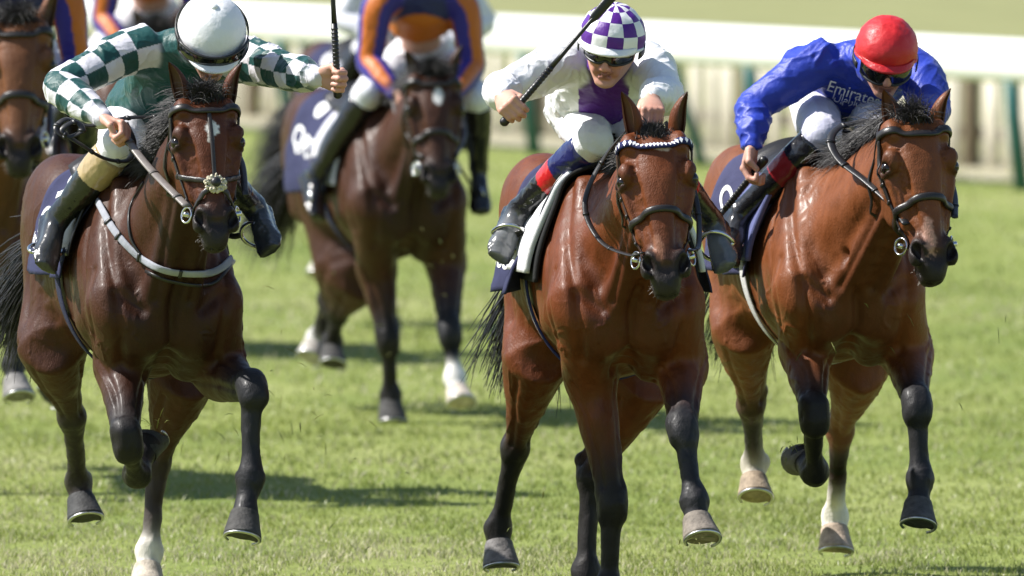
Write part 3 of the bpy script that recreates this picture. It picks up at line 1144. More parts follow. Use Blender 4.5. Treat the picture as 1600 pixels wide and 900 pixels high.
specD = dict(frame=FD, coat=(.050, .018, .009), dark=(.014, .009, .008), face=(.055, .020, .010), h=.0095, face_yaw=9, seed=5,
             label='dark brown racehorse with a white star, running behind the gap in the front row', group='galloping racehorses',
             poll=FD.px(678, 104, .74), lip=FD.px(689, 302, .95), mane_side=1, mane_len=.8, forelock=1.4,
             marks=[(.15, -.01, .045, .020, (.7, .68, .66))],
             legs=legset(FD, dict(
                 RF=((588, 420, .02), (606, 530, .10), (610, 618, .04), (611, 645, .06), {}),
                 LF=((697, 412, .12), (702, 518, .36), (711, 590, .42), (717, 624, .50), dict(leg=GREYLEG, sock=(.75, .72, .68), tall=1, hoof=(.5, .44, .37))),
                 RH=((530, 405, -.75), (515, 465, -1.0), (495, 528, -1.25), (484, 553, -1.2), dict(sock=(.7, .68, .64), hoof=(.45, .42, .38))),
                 LH=((560, 430, -.65), (527, 490, -.95), (520, 535, -1.1), (518, 562, -1.05), {}))))
specD['tail_dir'] = nrm(-FD.f * .8 + FD.s * .55 + V(0, 0, -.6))
FE = Frame(-18, 47.0, 12, 1.56)
specE = dict(frame=FE, coat=(.13, .050, .020), dark=(.035, .016, .010), face=(.15, .058, .024), h=.0085, face_yaw=2, seed=6,
             label='brown racehorse in a thick black browband, partly cut off beside the dark bay', group='galloping racehorses',
             poll=FE.px(28, 18, .75), lip=FE.px(30, 270, .95), mane_side=1, mane_len=.8, forelock=1.3,
             legs=legset(FE, dict(
                 RF=((-90, 430, .02), (-80, 560, .12), (-84, 660, .1), (-84, 700, .14), {}),
                 LF=((48, 425, .12), (22, 480, .45), (21, 568, .50), (26, 612, .57), dict(leg=GREYLEG, hoof=(.20, .19, .18), toe=tdir(FE, .9, -.1, -.1))),
                 RH=((-40, 440, -.75), (38, 500, -1.0), (48, 540, -1.2), (54, 560, -1.15), {}),
                 LH=((95, 440, -.65), (118, 525, -.95), (100, 590, -1.1), (80, 614, -1.05), {}))))
specE['tail_dir'] = nrm(-FE.f * .8 + V(0, 0, -.5))


def set_ears(sp, eL, eR, tilt=.35):
    """eL / eR: (base pixel, tip pixel) of the ear at the left / right of the head as the camera sees it."""
    F = sp['frame']
    H = Head(sp['poll'], sp['lip'], sp['face_yaw'])
    out = []
    for (b, t), e in ((eL, 1), (eR, -1)):
        dx = np.dot(H(.06, -.08, 0) - F.o, F.f)
        B, T = F.px(*b, dx), F.px(*t, dx + .0)
        out.append((B - H.n * .02, T, nrm(H.b * e * .85 + H.n * .55)))
    sp['ears'] = out


set_ears(specB, ((990, 204), (971, 143)), ((1060, 203), (1074, 143)))
set_ears(specA, ((286, 152), (264, 97)), ((362, 152), (378, 97)))
set_ears(specC, ((1397, 196), (1381, 140)), ((1468, 194), (1486, 138)))
set_ears(specD, ((650, 122), (633, 78)), ((706, 122), (723, 70)))
set_ears(specE, ((-18, 45), (-38, -25)), ((70, 45), (92, -25)))
horses = {k: build_horse(s) for k, s in (('B', specB), ('A', specA), ('C', specC), ('D', specD), ('E', specE))}


# ------------------------------------------------------------------ tack
M_LEATHER = material("black bridle leather", attr=True, rough=.38, spec=.5, noise=(.2, 60), bump=(.0006, 300))
M_STEEL = material("polished steel", col=(.62, .61, .60), rough=.18, metal=1.0)
M_CLOTH = material("tack cloth", attr=True, rough=.85, spec=.25, noise=(.10, 25), bump=(.0015, 420), bump2=(.004, 22))
M_FLEECE = material("sheepskin", col=(.62, .56, .42), rough=.95, noise=(.2, 60), bump=(.012, 110))
M_LETTER = material("white lettering", col=(.80, .80, .80), rough=.8, noise=(.06, 40))
M_PLASTIC = material("shiny black plastic", col=(.010, .010, .011), rough=.16, spec=.5)


def march(fld, C, D, off, r0=.55, it=26):
    """Points where rays from outside, aimed at C along -D, come within off of the body."""
    C, D = np.asarray(C, float), np.asarray(D, float)
    P = C + D * r0
    for _ in range(it):
        d = fld.at(P) - off
        P = P - D * np.clip(d, -.03, .12)[:, None] * .8
    return P


def wrap(fld, pts, n=6, off=.003):
    """A path laid onto a body: interpolate, then snap."""
    P = catmull(np.asarray(pts), n)
    return fld.snap(P, off, 8)


def loop_on(fld, c, u, w, n=40, off=.003, r0=.35):
    a = np.linspace(0, 2 * math.pi, n, endpoint=False)
    D = np.outer(np.cos(a), u) + np.outer(np.sin(a), w)
    P = march(fld, np.tile(c, (n, 1)), D, off, r0)
    return P, fld.grad(P)


def ring(g, c, ax, r, th, col=(.5, .5, .5), n=22, sq=1.0, up=None):
    ax = nrm(ax)
    u = nrm(np.cross(ax, up if up is not None else (0.1, .2, 1)))
    w = np.cross(ax, u)
    a = np.linspace(0, 2 * math.pi, n, endpoint=False)
    g.tube(np.asarray(c) + np.outer(np.cos(a), u) * r + np.outer(np.sin(a), w) * r * sq, th, 8, col, closed=True)


def build_bridle(h, label, leather=(.016, .013, .012), wide=1.0, band='plain', nose='cavesson', reins=(), ringdrop=0.0, strapcol=None):
    H, S = h['H'], h['H'].sc
    fld = h['field'].near(H(.28, -.1, 0), .42)
    root = empty('bridle', tuple(H(0, -.05, 0)), label, 'bridle', 'racing bridles')
    b_ = np.linspace(-1, 1, 9)

    def arc(t, wd, dn, tt=0.0):
        return [H(t + tt * x * x, .03 - dn * x * x, x * wd) for x in b_]
    sc = strapcol or leather
    # browband
    P, N = wrap(fld, arc(.070, .125, .11, -.0), 5, .004)
    g = Geo()
    if band == 'diamond':
        g.strap(P, N, .028, .008, (.016, .020, .085))
        g.build('browband', M_CLOTH, root)
        br = [o for o in bpy.data.objects if o.parent == root][-1]
        gd = Geo()
        k = 22
        idx = np.linspace(2, len(P) - 3, k)
        for q in idx:
            i = int(q)
            p, n = P[i] + (P[i + 1] - P[i]) * (q - i), N[i]
            t = nrm(P[i + 1] - P[i])
            s = np.cross(n, t)
            c = p + n * .0100
            w_ = np.linalg.norm(P[len(P) // 2 + 1] - P[len(P) // 2]) * (idx[1] - idx[0]) * .56
            gd.add([c - t * w_, c + s * .0125 - n * .002, c + t * w_, c - s * .0125 - n * .002], [(0, 1, 2, 3)], (.78, .78, .80))
        gd.build('browband_beads', M_LEATHER, br)
    else:
        g.strap(P, N, .028 * wide, .009, leather)
        g.build('browband', M_LEATHER, root)
    ends = [P[1], P[-2]]
    # crownpiece over the poll, behind the ears
    Pc, Nc = wrap(fld, [ends[0], H(.02, -.13, -.10), H(-.02, -.12, 0), H(.02, -.13, .10), ends[1]], 6, .004)
    g = Geo()
    g.strap(Pc, Nc, .026, .005, leather)
    g.build('crownpiece', M_LEATHER, root)
    for e, p0 in ((-1, ends[0]), (1, ends[1])):
        rp = H(.470 + ringdrop, -.085, e * .076)
        P, N = wrap(fld, [p0, H(.20, -.105, e * .115), H(.34, -.10, e * .085), H(.42, -.088, e * .075), rp], 7, .004)
        g = Geo()
        g.strap(P, N, .021 * wide, .006, sc)
        for i in (9, 12, 20):   # keepers and buckle
            if i < len(P) - 1:
                g.box(P[i] + N[i] * .004, (.028 * wide, .012, .010), (np.cross(N[i], nrm(P[i + 1] - P[i])), nrm(P[i + 1] - P[i]), N[i]), (.02, .018, .017), bev=.003)
        g.build('cheek_strap', M_LEATHER, root)
        g = Geo()
        rc = rp + H.b * e * .012
        ring(g, rc, H.b * e + H.n * .55, .029 * S, .0042)
        g.tube([rc - H.b * e * .03 - H.n * .01, rc + H.n * .012 + H.b * e * .012], [.011, .009], 10)
        g.build('bit_ring', M_STEEL, root)
    # throat lash
    Pt, Nt = wrap(fld, [H(.05, -.12, -.11), H(.17, -.24, -.085), H(.26, -.33, -.03), H(.26, -.33, .03), H(.17, -.24, .085), H(.05, -.12, .11)], 6, .004)
    g = Geo()
    g.strap(Pt, Nt, .015, .004, leather)
    g.build('throat_lash', M_LEATHER, root)
    if nose == 'cavesson':
        P, N = loop_on(fld, H(.355, -.085, 0), nrm(H.n - H.a * .32), H.b, 44, .004, .28)
        g = Geo()
        g.strap(P, N, .026 * wide, .010, leather, closed=True)
        g.build('noseband', M_LEATHER, root)
    elif nose == 'cross':
        ctr = H(.385, .012, 0)
        for e in (-1, 1):
            P, N = wrap(fld, [H(.30, -.13, e * .09), H(.335, -.05, e * .085), ctr, H(.455, -.045, -e * .070), H(.505, -.10, -e * .062)], 7, .005)
            g = Geo()
            g.strap(P, N, .020, .006, leather)
            g.build('noseband', M_LEATHER, root)
        cp, cn = fld.snap(np.array([ctr]), .010)
        g = Geo()
        rngl = np.random.default_rng(3)
        for q in range(120):
            a, r = rngl.uniform(0, 6.28), .030 * math.sqrt(rngl.uniform(0, 1))
            g.ball(cp[0] + H.b * math.cos(a) * r * 1.25 + H.a * math.sin(a) * r + cn[0] * rngl.uniform(-.004, .005), rngl.uniform(.004, .009, 3), nu=6, nv=4)
        pad = g.build('noseband_pad', M_FLEECE, root)
        g = Geo()
        g.ball(cp[0] + cn[0] * .014, (.018, .018, .012), (.012, .011, .011), axes=(H.b, H.a, H.n), nu=12, nv=8)
        g.build('pad_centre', M_LEATHER, pad)
        P, N = wrap(fld, [H(.065, .03, .0), H(.17, .03, .0), H(.28, .03, 0), H(.365, .02, 0)], 6, .004)
        g = Geo()
        g.strap(P, N, .015, .004, (.03, .024, .02))
        g.build('face_strap', M_LEATHER, root)
    for pts, w, col in reins:
        P = catmull(np.array(pts), 8)
        g = Geo()
        g.tube(P, w * .5, 8, col, flat=.35, up=V(0, -.5, .9))
        for i in range(4, len(P) - 3, 9):
            t = nrm(P[i + 1] - P[i])
            g.tube([P[i] - t * .006, P[i] + t * .006], w * .6, 8, mul(col, .5), flat=.5, up=V(0, -.5, .9))
        g.build('rein', M_LEATHER, root)
    return root


def trunk_sheet(h, xa, xb, fa, fb, nx, nf, off, hem=None, lean=0.0, xtop=0.0):
    """A grid over the horse's back: x from xa to xb, angle from the spine fa..fb (degrees, + is the horse's right)."""
    F = h['F']
    fld = h['trunk_field']
    xs, fs = np.linspace(xa, xb, nx), np.radians(np.linspace(fa, fb, nf))
    C, D = [], []
    for x in xs:
        for a in fs:
            C.append(F(x + lean * abs(a), 0, 1.22))
            D.append(F.s * math.sin(a) + V(0, 0, math.cos(a)))
    P = march(fld, C, D, off if np.isscalar(off) else np.repeat(off[None, :], nx, 0).ravel(), .5)
    N = fld.grad(P)
    P, N = P.reshape(nx, nf, 3), N.reshape(nx, nf, 3)
    if hem is not None:
        for j in range(nf):
            P[:, j] += N[:, j] * hem(np.degrees(fs[j]), xs)[:, None]
    return P, N


def text_mesh(body, size, bold=True):
    cu = bpy.data.curves.new("t", 'FONT')
    cu.body = body
    cu.size = size
    cu.offset = size * (.020 if bold else .0)
    o = bpy.data.objects.new("t", cu)
    COL.objects.link(o)
    dg = bpy.context.evaluated_depsgraph_get()
    dg.update()
    me = bpy.data.meshes.new_from_object(o.evaluated_get(dg))
    import bmesh
    bm = bmesh.new()
    bm.from_mesh(me)
    bmesh.ops.triangulate(bm, faces=bm.faces)
    for _ in range(2):
        ed = [e for e in bm.edges if e.calc_length() > size * .22]
        bmesh.ops.subdivide_edges(bm, edges=ed, cuts=1)
        bmesh.ops.triangulate(bm, faces=bm.faces)
    vs = np.array([v.co[:] for v in bm.verts])
    fs = [[v.index for v in f.verts] for f in bm.faces]
    bm.free()
    bpy.data.objects.remove(o)
    bpy.data.curves.remove(cu)
    return vs, fs


def letter_on(g, P, N, xs0, xs1, body, size, x0, arc0, off, rot=0.0, sx=1.0):
    """Lay text on a trunk sheet; x0 is where it starts (metres behind the withers, reads forward), arc0 the distance down from the spine."""
    nx, nf = P.shape[:2]
    seg = np.linalg.norm(np.diff(P, axis=1), axis=2)
    arc = np.concatenate([np.zeros((nx, 1)), np.cumsum(seg, 1)], 1)
    vs, fs = text_mesh(body, size)
    c, s = math.cos(rot), math.sin(rot)
    out = []
    for v in vs:
        tx, ty = v[0] * sx * c - v[1] * s, v[0] * sx * s + v[1] * c
        x, a = x0 + tx, arc0 - ty
        i = np.clip((x - xs0) / (xs1 - xs0) * (nx - 1), 0, nx - 1.001)
        i0 = int(i)
        res = []
        for ii in (i0, i0 + 1):
            j = np.clip(np.interp(a, arc[ii], np.arange(nf)), 0, nf - 1.001)
            j0 = int(j)
            res.append((P[ii, j0] * (1 - (j - j0)) + P[ii, j0 + 1] * (j - j0), N[ii, j0]))
        k = i - i0
        out.append(res[0][0] * (1 - k) + res[1][0] * k + nrm(res[0][1]) * off)
    g.add(out, fs)


NAVY = (.032, .035, .085)


def build_saddle_cloth(h, label, texts, col=NAVY, drop=112, xa=-.80, xb=-.10, patch=None, flare=.03):
    F = h['F']
    root = empty('saddle_cloth', tuple(F(-.45, 0, 1.52)), label, 'saddle cloth', 'navy saddle cloths')
    ph = RNG.uniform(0, 6)

    def hem(a, x):
        k = max(0, (abs(a) - 45) / 60) ** 1.5
        return k * flare * (1 + .8 * np.sin(x * 17 + ph)) + .004 * np.sin(x * 23 + a * .07 + ph)
    P, N = trunk_sheet(h, xa, xb, -drop, drop, 46, 70, .010, hem)
    wv = vnoise(P.reshape(-1, 3) * V(9, 9, 4) + ph, 61).reshape(P.shape[:2]) * .007 + vnoise(P.reshape(-1, 3) * 22, 62).reshape(P.shape[:2]) * .003
    P = P + N * wv[..., None]
    g = Geo()
    fl = np.broadcast_to(np.array(col), P.shape).copy()
    g.slab(P, N, .007, fl)
    ob = g.build('cloth', M_CLOTH, root)
    half = P[:, 35:], N[:, 35:]
    for t in texts:
        gl = Geo()
        letter_on(gl, half[0], half[1], xa, xb, t[0], t[1], t[2], t[3], .0065, *(t[4:]))
        gl.build('lettering', M_LETTER, ob)
    return root


def build_saddle(h, label, pad=None, flapcol=(.012, .012, .013), girth=((.02, .02, .03),), foot=None, under=None, girthx=(-.36, -.20), flapx=(-.46, -.06), flapdrop=92):
    F = h['F']
    root = empty('saddle', tuple(F(-.38, 0, 1.55)), label, 'saddle', 'light racing saddles')
    # seat with raised pommel and cantle
    P, N = trunk_sheet(h, -.58, -.12, -32, 32, 22, 19, .034)
    xs = np.linspace(-1, 1, 22)
    for i in range(22):
        P[i] += V(0, 0, .045 * xs[i] ** 4 + .008)
    g = Geo()
    g.slab(P, N, .022, (.012, .011, .011))
    g.build('seat', M_LEATHER, root)
    for e in (1, -1):
        if under is not None:
            P, N = trunk_sheet(h, flapx[0], flapx[1] + .07, e * 6, e * (flapdrop + 6), 26, 30, .018)
            g = Geo()
            g.slab(P, N * e if False else N, .014, under)
            g.build('saddle_pad', M_CLOTH, root)
        if pad is not None:
            def hem(a, x):
                return np.clip((abs(a) - 20) / 70, 0, 1) * .018 + .004 * np.sin(x * 30)
            P, N = trunk_sheet(h, flapx[0] + .02, flapx[1] + .025, e * 4, e * flapdrop, 26, 30, .031, hem)
            g = Geo()
            g.slab(P, N, .020, pad)
            g.build('number_pad', M_CLOTH, root)
        P, N = trunk_sheet(h, flapx[0] + .14, flapx[1], e * 24, e * (flapdrop - 12), 22, 26, .042 if pad is not None else .028)
        g = Geo()
        g.slab(P, N, .008, flapcol)
        g.build('flap', M_LEATHER, root)
    # girth: a loop slanting forward under the chest
    n = 72
    a = np.linspace(0, 2 * math.pi, n, endpoint=False)
    for q, gc in enumerate(girth):
        C = np.array([F(girthx[0] + (girthx[1] - girthx[0]) * (1 - math.cos(t)) / 2, 0, 1.20) for t in a])
        D = np.array([F.s * math.sin(t) + V(0, 0, math.cos(t)) for t in a])
        w = .075 / len(girth)
        C = C + F.f * (q - (len(girth) - 1) / 2) * w
        keep = np.abs(np.degrees(np.where(a > math.pi, a - 2 * math.pi, a))) > 60
        P = march(h['trunk_field'], C[keep], D[keep], .012 + .0006 * q, .5)
        g = Geo()
        g.strap(P, h['trunk_field'].grad(P), w * 1.02, .007, gc)
        g.build('girth', M_CLOTH, root)
    return root


def build_stirrup(root, foot_c, foot_dir, top, side):
    """Leather and iron hanging from the saddle; the iron stands round the ball of the foot."""
    f = nrm(foot_dir)
    upv = nrm(np.asarray(top) - np.asarray(foot_c))
    s = nrm(np.cross(f, upv))
    g = Geo()
    a = np.linspace(math.radians(-35), math.radians(215), 22)
    P = [np.asarray(foot_c) + upv * (.030 + .070 * math.sin(t)) + s * .058 * math.cos(t) for t in a]
    g.tube(P, .0075, 8)
    g.tube([P[0], P[-1]], .011, 8, flat=.5)
    g.build('stirrup_iron', M_STEEL, root)
    g = Geo()
    q = np.asarray(foot_c) + upv * .105
    pts = catmull([q, q * .5 + np.asarray(top) * .5 + s * .004, np.asarray(top)], 8)
    g.strap(pts, np.tile(f, (len(pts), 1)), .026, .005, (.013, .012, .012))
    g.build('stirrup_leather', M_LEATHER, root)


def cast(fld, pts, y0, off=.004, n=6):
    """Points of a body seen at pixels of the photograph (a path across its surface)."""
    Q = catmull(np.array([list(p) + [0.0] for p in pts]), n)
    c = V(0, 0, CAM_H)
    D = np.array([nrm(at(q[0], q[1], y0) - c) for q in Q])
    P = c + D * (y0 - 1.6)
    for _ in range(60):
        d = fld.at(P) - off
        P = P + D * np.clip(d, -.05, .20)[:, None] * .75
    return P, fld.grad(P)

# ------------------------------------------------------------------ riders
M_SKIN = material("skin", attr=True, rough=.48, spec=.4, noise=(.08, 40), bump=(.0008, 300), sss=.06)
M_SILK = material("racing silk", attr=True, rough=.44, spec=.36, sheen=.10, noise=(.05, 14), bump=(.0005, 700), bump2=(.004, 30))
M_BREECH = material("white breeches", attr=True, rough=.62, spec=.35, noise=(.05, 20), bump=(.0004, 600), bump2=(.008, 24))
M_BOOT = material("boot leather", attr=True, rough=.20, spec=.6, noise=(.15, 40), bump2=(.002, 30))
M_CAP = material("cap silk", attr=True, rough=.36, spec=.5, bump=(.0004, 600), bump2=(.006, 30))
M_LENS = material("goggle lens", col=(.008, .009, .009), rough=.05, spec=.8)
M_RUBBER = material("goggle frame", attr=True, rough=.4)
SKIN = (.56, .315, .235)
WHITE = (.78, .78, .79)


def fist(fld, w, a, p, c, col=SKIN, open_=0.0, sc=1.0):
    """A closed hand: w wrist, a towards the knuckles, p out of the palm, c towards the thumb."""
    a = nrm(a)
    c = nrm(c - a * np.dot(c, a))
    p = nrm(np.cross(a, c)) * (1 if np.dot(np.cross(a, c), p) > 0 else -1)
    w = np.asarray(w)
    fld.loft([(w - a * .02, .025 * sc, .020 * sc), (w + a * .02 * sc, .031 * sc, .017 * sc), (w + a * .055 * sc, .040 * sc, .016 * sc), (w + a * .082 * sc, .038 * sc, .0135 * sc)], c, k=.012, cols=[col] * 4, n=3)
    fld.ell(w + a * .035 * sc + c * .022 * sc + p * .012 * sc, (.028 * sc, .016 * sc, .016 * sc), (a, c), k=.012, col=col)
    kn = mul(col, 1.06)
    lk = (col[0] * .90, col[1] * .72, col[2] * .68)
    for off, m in ((.030, .95), (.0105, 1.06), (-.0095, 1.0), (-.028, .80)):
        q = w + (a * (.086 - abs(off - .008) * .18) + c * off) * sc
        d1 = nrm(a * (.50 + open_) + p * .85)
        d2 = nrm(a * (-.45 + open_ * 1.2) + p * .80)
        d3 = nrm(a * (-.95 + open_ * 1.2) - p * (.25 - open_ * .6))
        j1 = q + d1 * .040 * m * sc
        j2 = j1 + d2 * .027 * m * sc
        j3 = j2 + d3 * .020 * m * sc
        fld.ell(q + p * -.002, (.011 * sc, .0095 * sc, .011 * sc), (a, c), k=.008, col=lk)
        fld.seg(q, j1, .0105 * sc, .0098 * sc, None, k=.005, col=col, sharp=.006)
        fld.seg(j1, j2, .0100 * sc, .0090 * sc, None, k=.003, col=lk, sharp=.006)
        fld.seg(j2, j3, .0090 * sc, .0078 * sc, None, k=.003, col=kn, sharp=.006)
    t0 = w + (a * .022 + c * .030 + p * .010) * sc
    t1 = w + (a * .058 + c * .044 + p * .024) * sc
    t2 = w + (a * .078 + c * .026 + p * .046) * sc
    fld.seg(t0, t1, .014 * sc, .0115 * sc, None, k=.008, col=col)
    fld.seg(t1, t2, .0115 * sc, .0092 * sc, None, k=.004, col=kn)
    return w + (a * .078 + p * .030) * sc


class Skull:
    def __init__(self, c, face, up):
        self.c = np.asarray(c)
        self.f = nrm(face)
        self.u = nrm(np.asarray(up) - self.f * np.dot(up, self.f))
        self.r = np.cross(self.f, self.u)

    def __call__(self, r, u, f):
        return self.c + self.r * r + self.u * u + self.f * f


def add_face(fld, K, col=SKIN, smile=0.0):
    red = (col[0] * .95, col[1] * .74, col[2] * .70)
    lip = (col[0] * .72, col[1] * .45, col[2] * .45)
    fld.ell(K(0, .032, -.012), (.098, .078, .090), (K.f, K.r), k=.02, col=(.05, .035, .025))
    fld.ell(K(0, -.020, .022), (.072, .066, .080), (K.f, K.r), k=.02, col=col)
    for e in (-1, 1):
        fld.seg(K(e * .058, -.045, -.005), K(e * .020, -.100, .066), .020, .017, None, k=.025, col=mul(col, .93))
        fld.ell(K(e * .041, -.022, .070), (.020, .022, .017), (K.f, K.r), k=.018, col=red)
        fld.ell(K(e * .032, .002, .096), (.015, .017, .012), (K.f, K.r), k=.010, col=mul(col, .6), sub=True)
        fld.ell(K(e * .0145, -.041, .098), (.012, .0095, .009), (K.f, K.r), k=.006, col=red)
        fld.ell(K(e * .079, -.012, -.012), (.018, .008, .030), (K.f, K.r), k=.008, col=red)
        fld.seg(K(e * .020, -.045, .093), K(e * .034, -.066, .082), .004, .004, None, k=.006, col=mul(red, .8), sub=True)
        fld.ell(K(e * .036, -.058, .072), (.014, .014, .016), (K.f, K.r), k=.014, col=red)
    fld.ell(K(0, -.106, .076), (.016, .020, .014), (K.f, K.r), k=.014, col=col)
    fld.seg(K(0, .010, .092), K(0, -.032, .112), (.009, .009), (.012, .012), K.r, k=.012, col=mix(col, red, .5))
    fld.ell(K(0, -.037, .112), (.012, .012, .011), (K.f, K.r), k=.008, col=red)
    fld.seg(K(-.034, .024, .086), K(.034, .024, .086), .013, .013, None, k=.015, col=col)
    fld.seg(K(-.022, -.064 + smile, .088), K(0, -.066, .096), .006, .007, None, k=.006, col=lip)
    fld.seg(K(.022, -.064 + smile, .088), K(0, -.066, .096), .006, .007, None, k=.006, col=lip)
    fld.seg(K(-.018, -.078, .087), K(.018, -.078, .087), .007, .007, None, k=.007, col=lip)
    for e in (-1, 1):
        fld.seg(K(0, -.0715, .102), K(e * .028, -.070 + smile * 1.6, .090), .0028, .0026, None, k=.004, col=(.08, .03, .03), sub=True)


CAP_MATS = {}


def cap_mat(c):
    if c not in CAP_MATS:
        CAP_MATS[c] = material("cap silk", col=c, rough=.42, spec=.4, bump=(.0004, 600), bump2=(.0030, 34))
    return CAP_MATS[c]


def build_helmet(root, K, colfn, brim_col, peak_col, pom=None, wr=.004, peak=.026, seed=1, mats=None, sizes=(.112, .122, .138), up0=.030, rows=5):
    """Skull cap under a silk: colfn(sector, row) gives the colour of a cell."""
    A, U, B = sizes
    ns, sub, rs = 12, 4, 4 if rows == 5 else 5
    nu, nv = ns * sub, rows * rs
    rng = np.random.default_rng(seed)
    T, lim = [], 1.78
    P = np.zeros((nv + 1, nu, 3))
    for i in range(nv + 1):
        for j in range(nu):
            az = 2 * math.pi * j / nu
            th = (1.70 - .20 * math.cos(az)) * i / nv
            st, ct = math.sin(th), math.cos(th)
            k = 1.0
            if i > nv * .82:
                k -= .05 * (i / nv - .82) / .18
            lo = 1.0
            P[i, j] = K(A * st * math.sin(az) * k, up0 + U * ct * lo, -.012 + B * st * math.cos(az) * k)
    Q = P.reshape(-1, 3)
    c0 = K(0, up0, -.012)
    D = Q - c0
    D /= np.linalg.norm(D, axis=1)[:, None]
    w = vnoise(D * V(7, 7, 7) + seed, seed) * wr + np.clip(1 - np.abs(vnoise(D * 4 + 9 + seed, seed + 1)) - .8, 0, 1) * wr * 5
    Q = Q + D * w[:, None]
    P = Q.reshape(P.shape)
    g = Geo()
    F_, mi, pal = [], [], []
    for i in range(nv):
        for j in range(nu):
            j2 = (j + 1) % nu
            col = tuple(colfn(j // sub, i // rs))
            if col not in pal:
                pal.append(col)
            F_.append((i * nu + j, (i + 1) * nu + j, (i + 1) * nu + j2, i * nu + j2))
            mi.append(pal.index(col))
    vn = normals(Q, np.array(F_))
    if np.mean(np.sum(vn * D, 1)) < 0:
        F_ = [f[::-1] for f in F_]
    g.add(Q, F_)
    g.m = mi
    hel = g.build('helmet', [cap_mat(c) for c in pal], root)
    # hem band
    gb = Geo()
    ringp = P[nv]
    gb.tube(ringp, .0065, 8, brim_col, closed=True)
    gb.build('helmet_rim', M_CAP, hel)
    # peak
    gp = Geo()
    az = np.linspace(-1.05, 1.05, 21)
    PP, NN = [], []
    for q in np.linspace(0, 1, 6):
        row, nr = [], []
        for a in az:
            ext = peak * (1 - (abs(a) / 1.15) ** 3) * q
            row.append(K(A * .97 * math.sin(a), up0 + .012 - .016 * q - .010 * (1 - math.cos(a)), -.012 + (B * .97) * math.cos(a) + ext))
            nr.append(K.u * .9 + K.f * .4)
        PP.append(row)
        NN.append([nrm(x) for x in nr])
    gp.slab(np.array(PP), np.array(NN), .007, peak_col)
    gp.build('peak', M_CAP, hel)
    if pom is not None:
        gq = Geo()
        gq.ball(K(0, up0 + U, -.012), (.014, .014, .008), pom, axes=(K.r, K.f, K.u))
        gq.build('cap_button', M_CAP, hel)
    return hel


def build_goggles(root, K, u=.004, wide=.088, deep=.112, hgt=.052, strap_u=.030, onhel=(.116, .142), frame=(.012, .012, .013)):
    gz = Geo()
    n = 25
    az = np.linspace(-1.18, 1.18, n)

    def pt(a, v, k=1.0, out=0.0):
        notch = .014 * math.exp(-(a / .16) ** 2) if v < 0 else 0
        hh = hgt * .5 * (1 - .25 * (abs(a) / 1.18) ** 3)
        return K((wide + out) * math.sin(a) * k, u + v * hh + notch, (deep + out) * math.cos(a) * k - .004)
    vs = np.linspace(-1, 1, 9)
    P = np.array([[pt(a, v, 1.0, .004 * (1 - v * v)) for a in az] for v in vs])
    N = np.array([[nrm(K.r * math.sin(a) + K.f * math.cos(a)) for a in az] for v in vs])
    root_g = empty_child('goggles', root)
    gz.slab(P, N, .004)
    gz.build('lens', M_LENS, root_g)
    gf = Geo()
    loop = [pt(a, 1, 1.0, .002) for a in az] + [pt(a, -1, 1.0, .002) for a in az[::-1]]
    gf.tube(loop, .0052, 8, frame, closed=True)
    gf.build('frame', M_RUBBER, root_g)
    gs = Geo()
    a2 = np.linspace(1.15, 2 * math.pi - 1.15, 30)
    SP_ = np.array([[K(onhel[0] * math.sin(a) * 1.0, u + dv + .010 * math.sin((a - 1.15) / (2 * math.pi - 2.3) * math.pi), onhel[1] * math.cos(a) - .012) for a in a2] for dv in (-.012, -.004, .004, .012)])
    SN = np.array([[nrm(K.r * math.sin(a) + K.f * math.cos(a)) for a in a2] for dv in range(4)])
    gs.slab(SP_, SN, .004, frame)
    gs.build('strap', M_RUBBER, root_g)
    return root_g


def empty_child(name, root):
    o = bpy.data.objects.new(name, None)
    o.empty_display_size = .05
    COL.objects.link(o)
    o.parent = root
    return o


def finish(fld, h, name, mat, root, default, wr=0.0, wf=12, seed=1, aniso=V(1, 1, 1), fine=.0):
    v, Q = fld.mesh(h)
    N = normals(v, Q)
    cols = fld.colours(v, default)
    if wr > 0:
        wp = vnoise(v * 5, seed)[:, None] * .9
        r1 = 1 - np.abs(vnoise((v * aniso) * wf + wp * 1.5, seed + 1))
        r2 = 1 - np.abs(vnoise((v * aniso) * wf * 2.1 + wp * 2.5, seed + 2))
        amp = .55 + .45 * vnoise(v * 6, seed + 5)
        r3 = 1 - np.abs(vnoise((v * aniso) @ np.array([[.8, .5, .3], [-.5, .9, .2], [.2, -.3, 1.0]]) * wf * .55 + wp * .8, seed + 3))
        v = v + N * ((np.clip(r1 - .6, 0, 1) ** 1.5 * 3.2 + np.clip(r2 - .65, 0, 1) ** 1.4 * 1.6 + np.clip(r3 - .7, 0, 1) ** 1.3 * 4.0) * wr * amp - wr * .35)[:, None]
    if fine:
        v = v + N * (vnoise(v * 120, seed + 9) * fine)[:, None]
    lens = np.full(len(Q), 4, np.int32)
    return make_obj(name, v, Q.ravel(), lens, cols, mat, root)


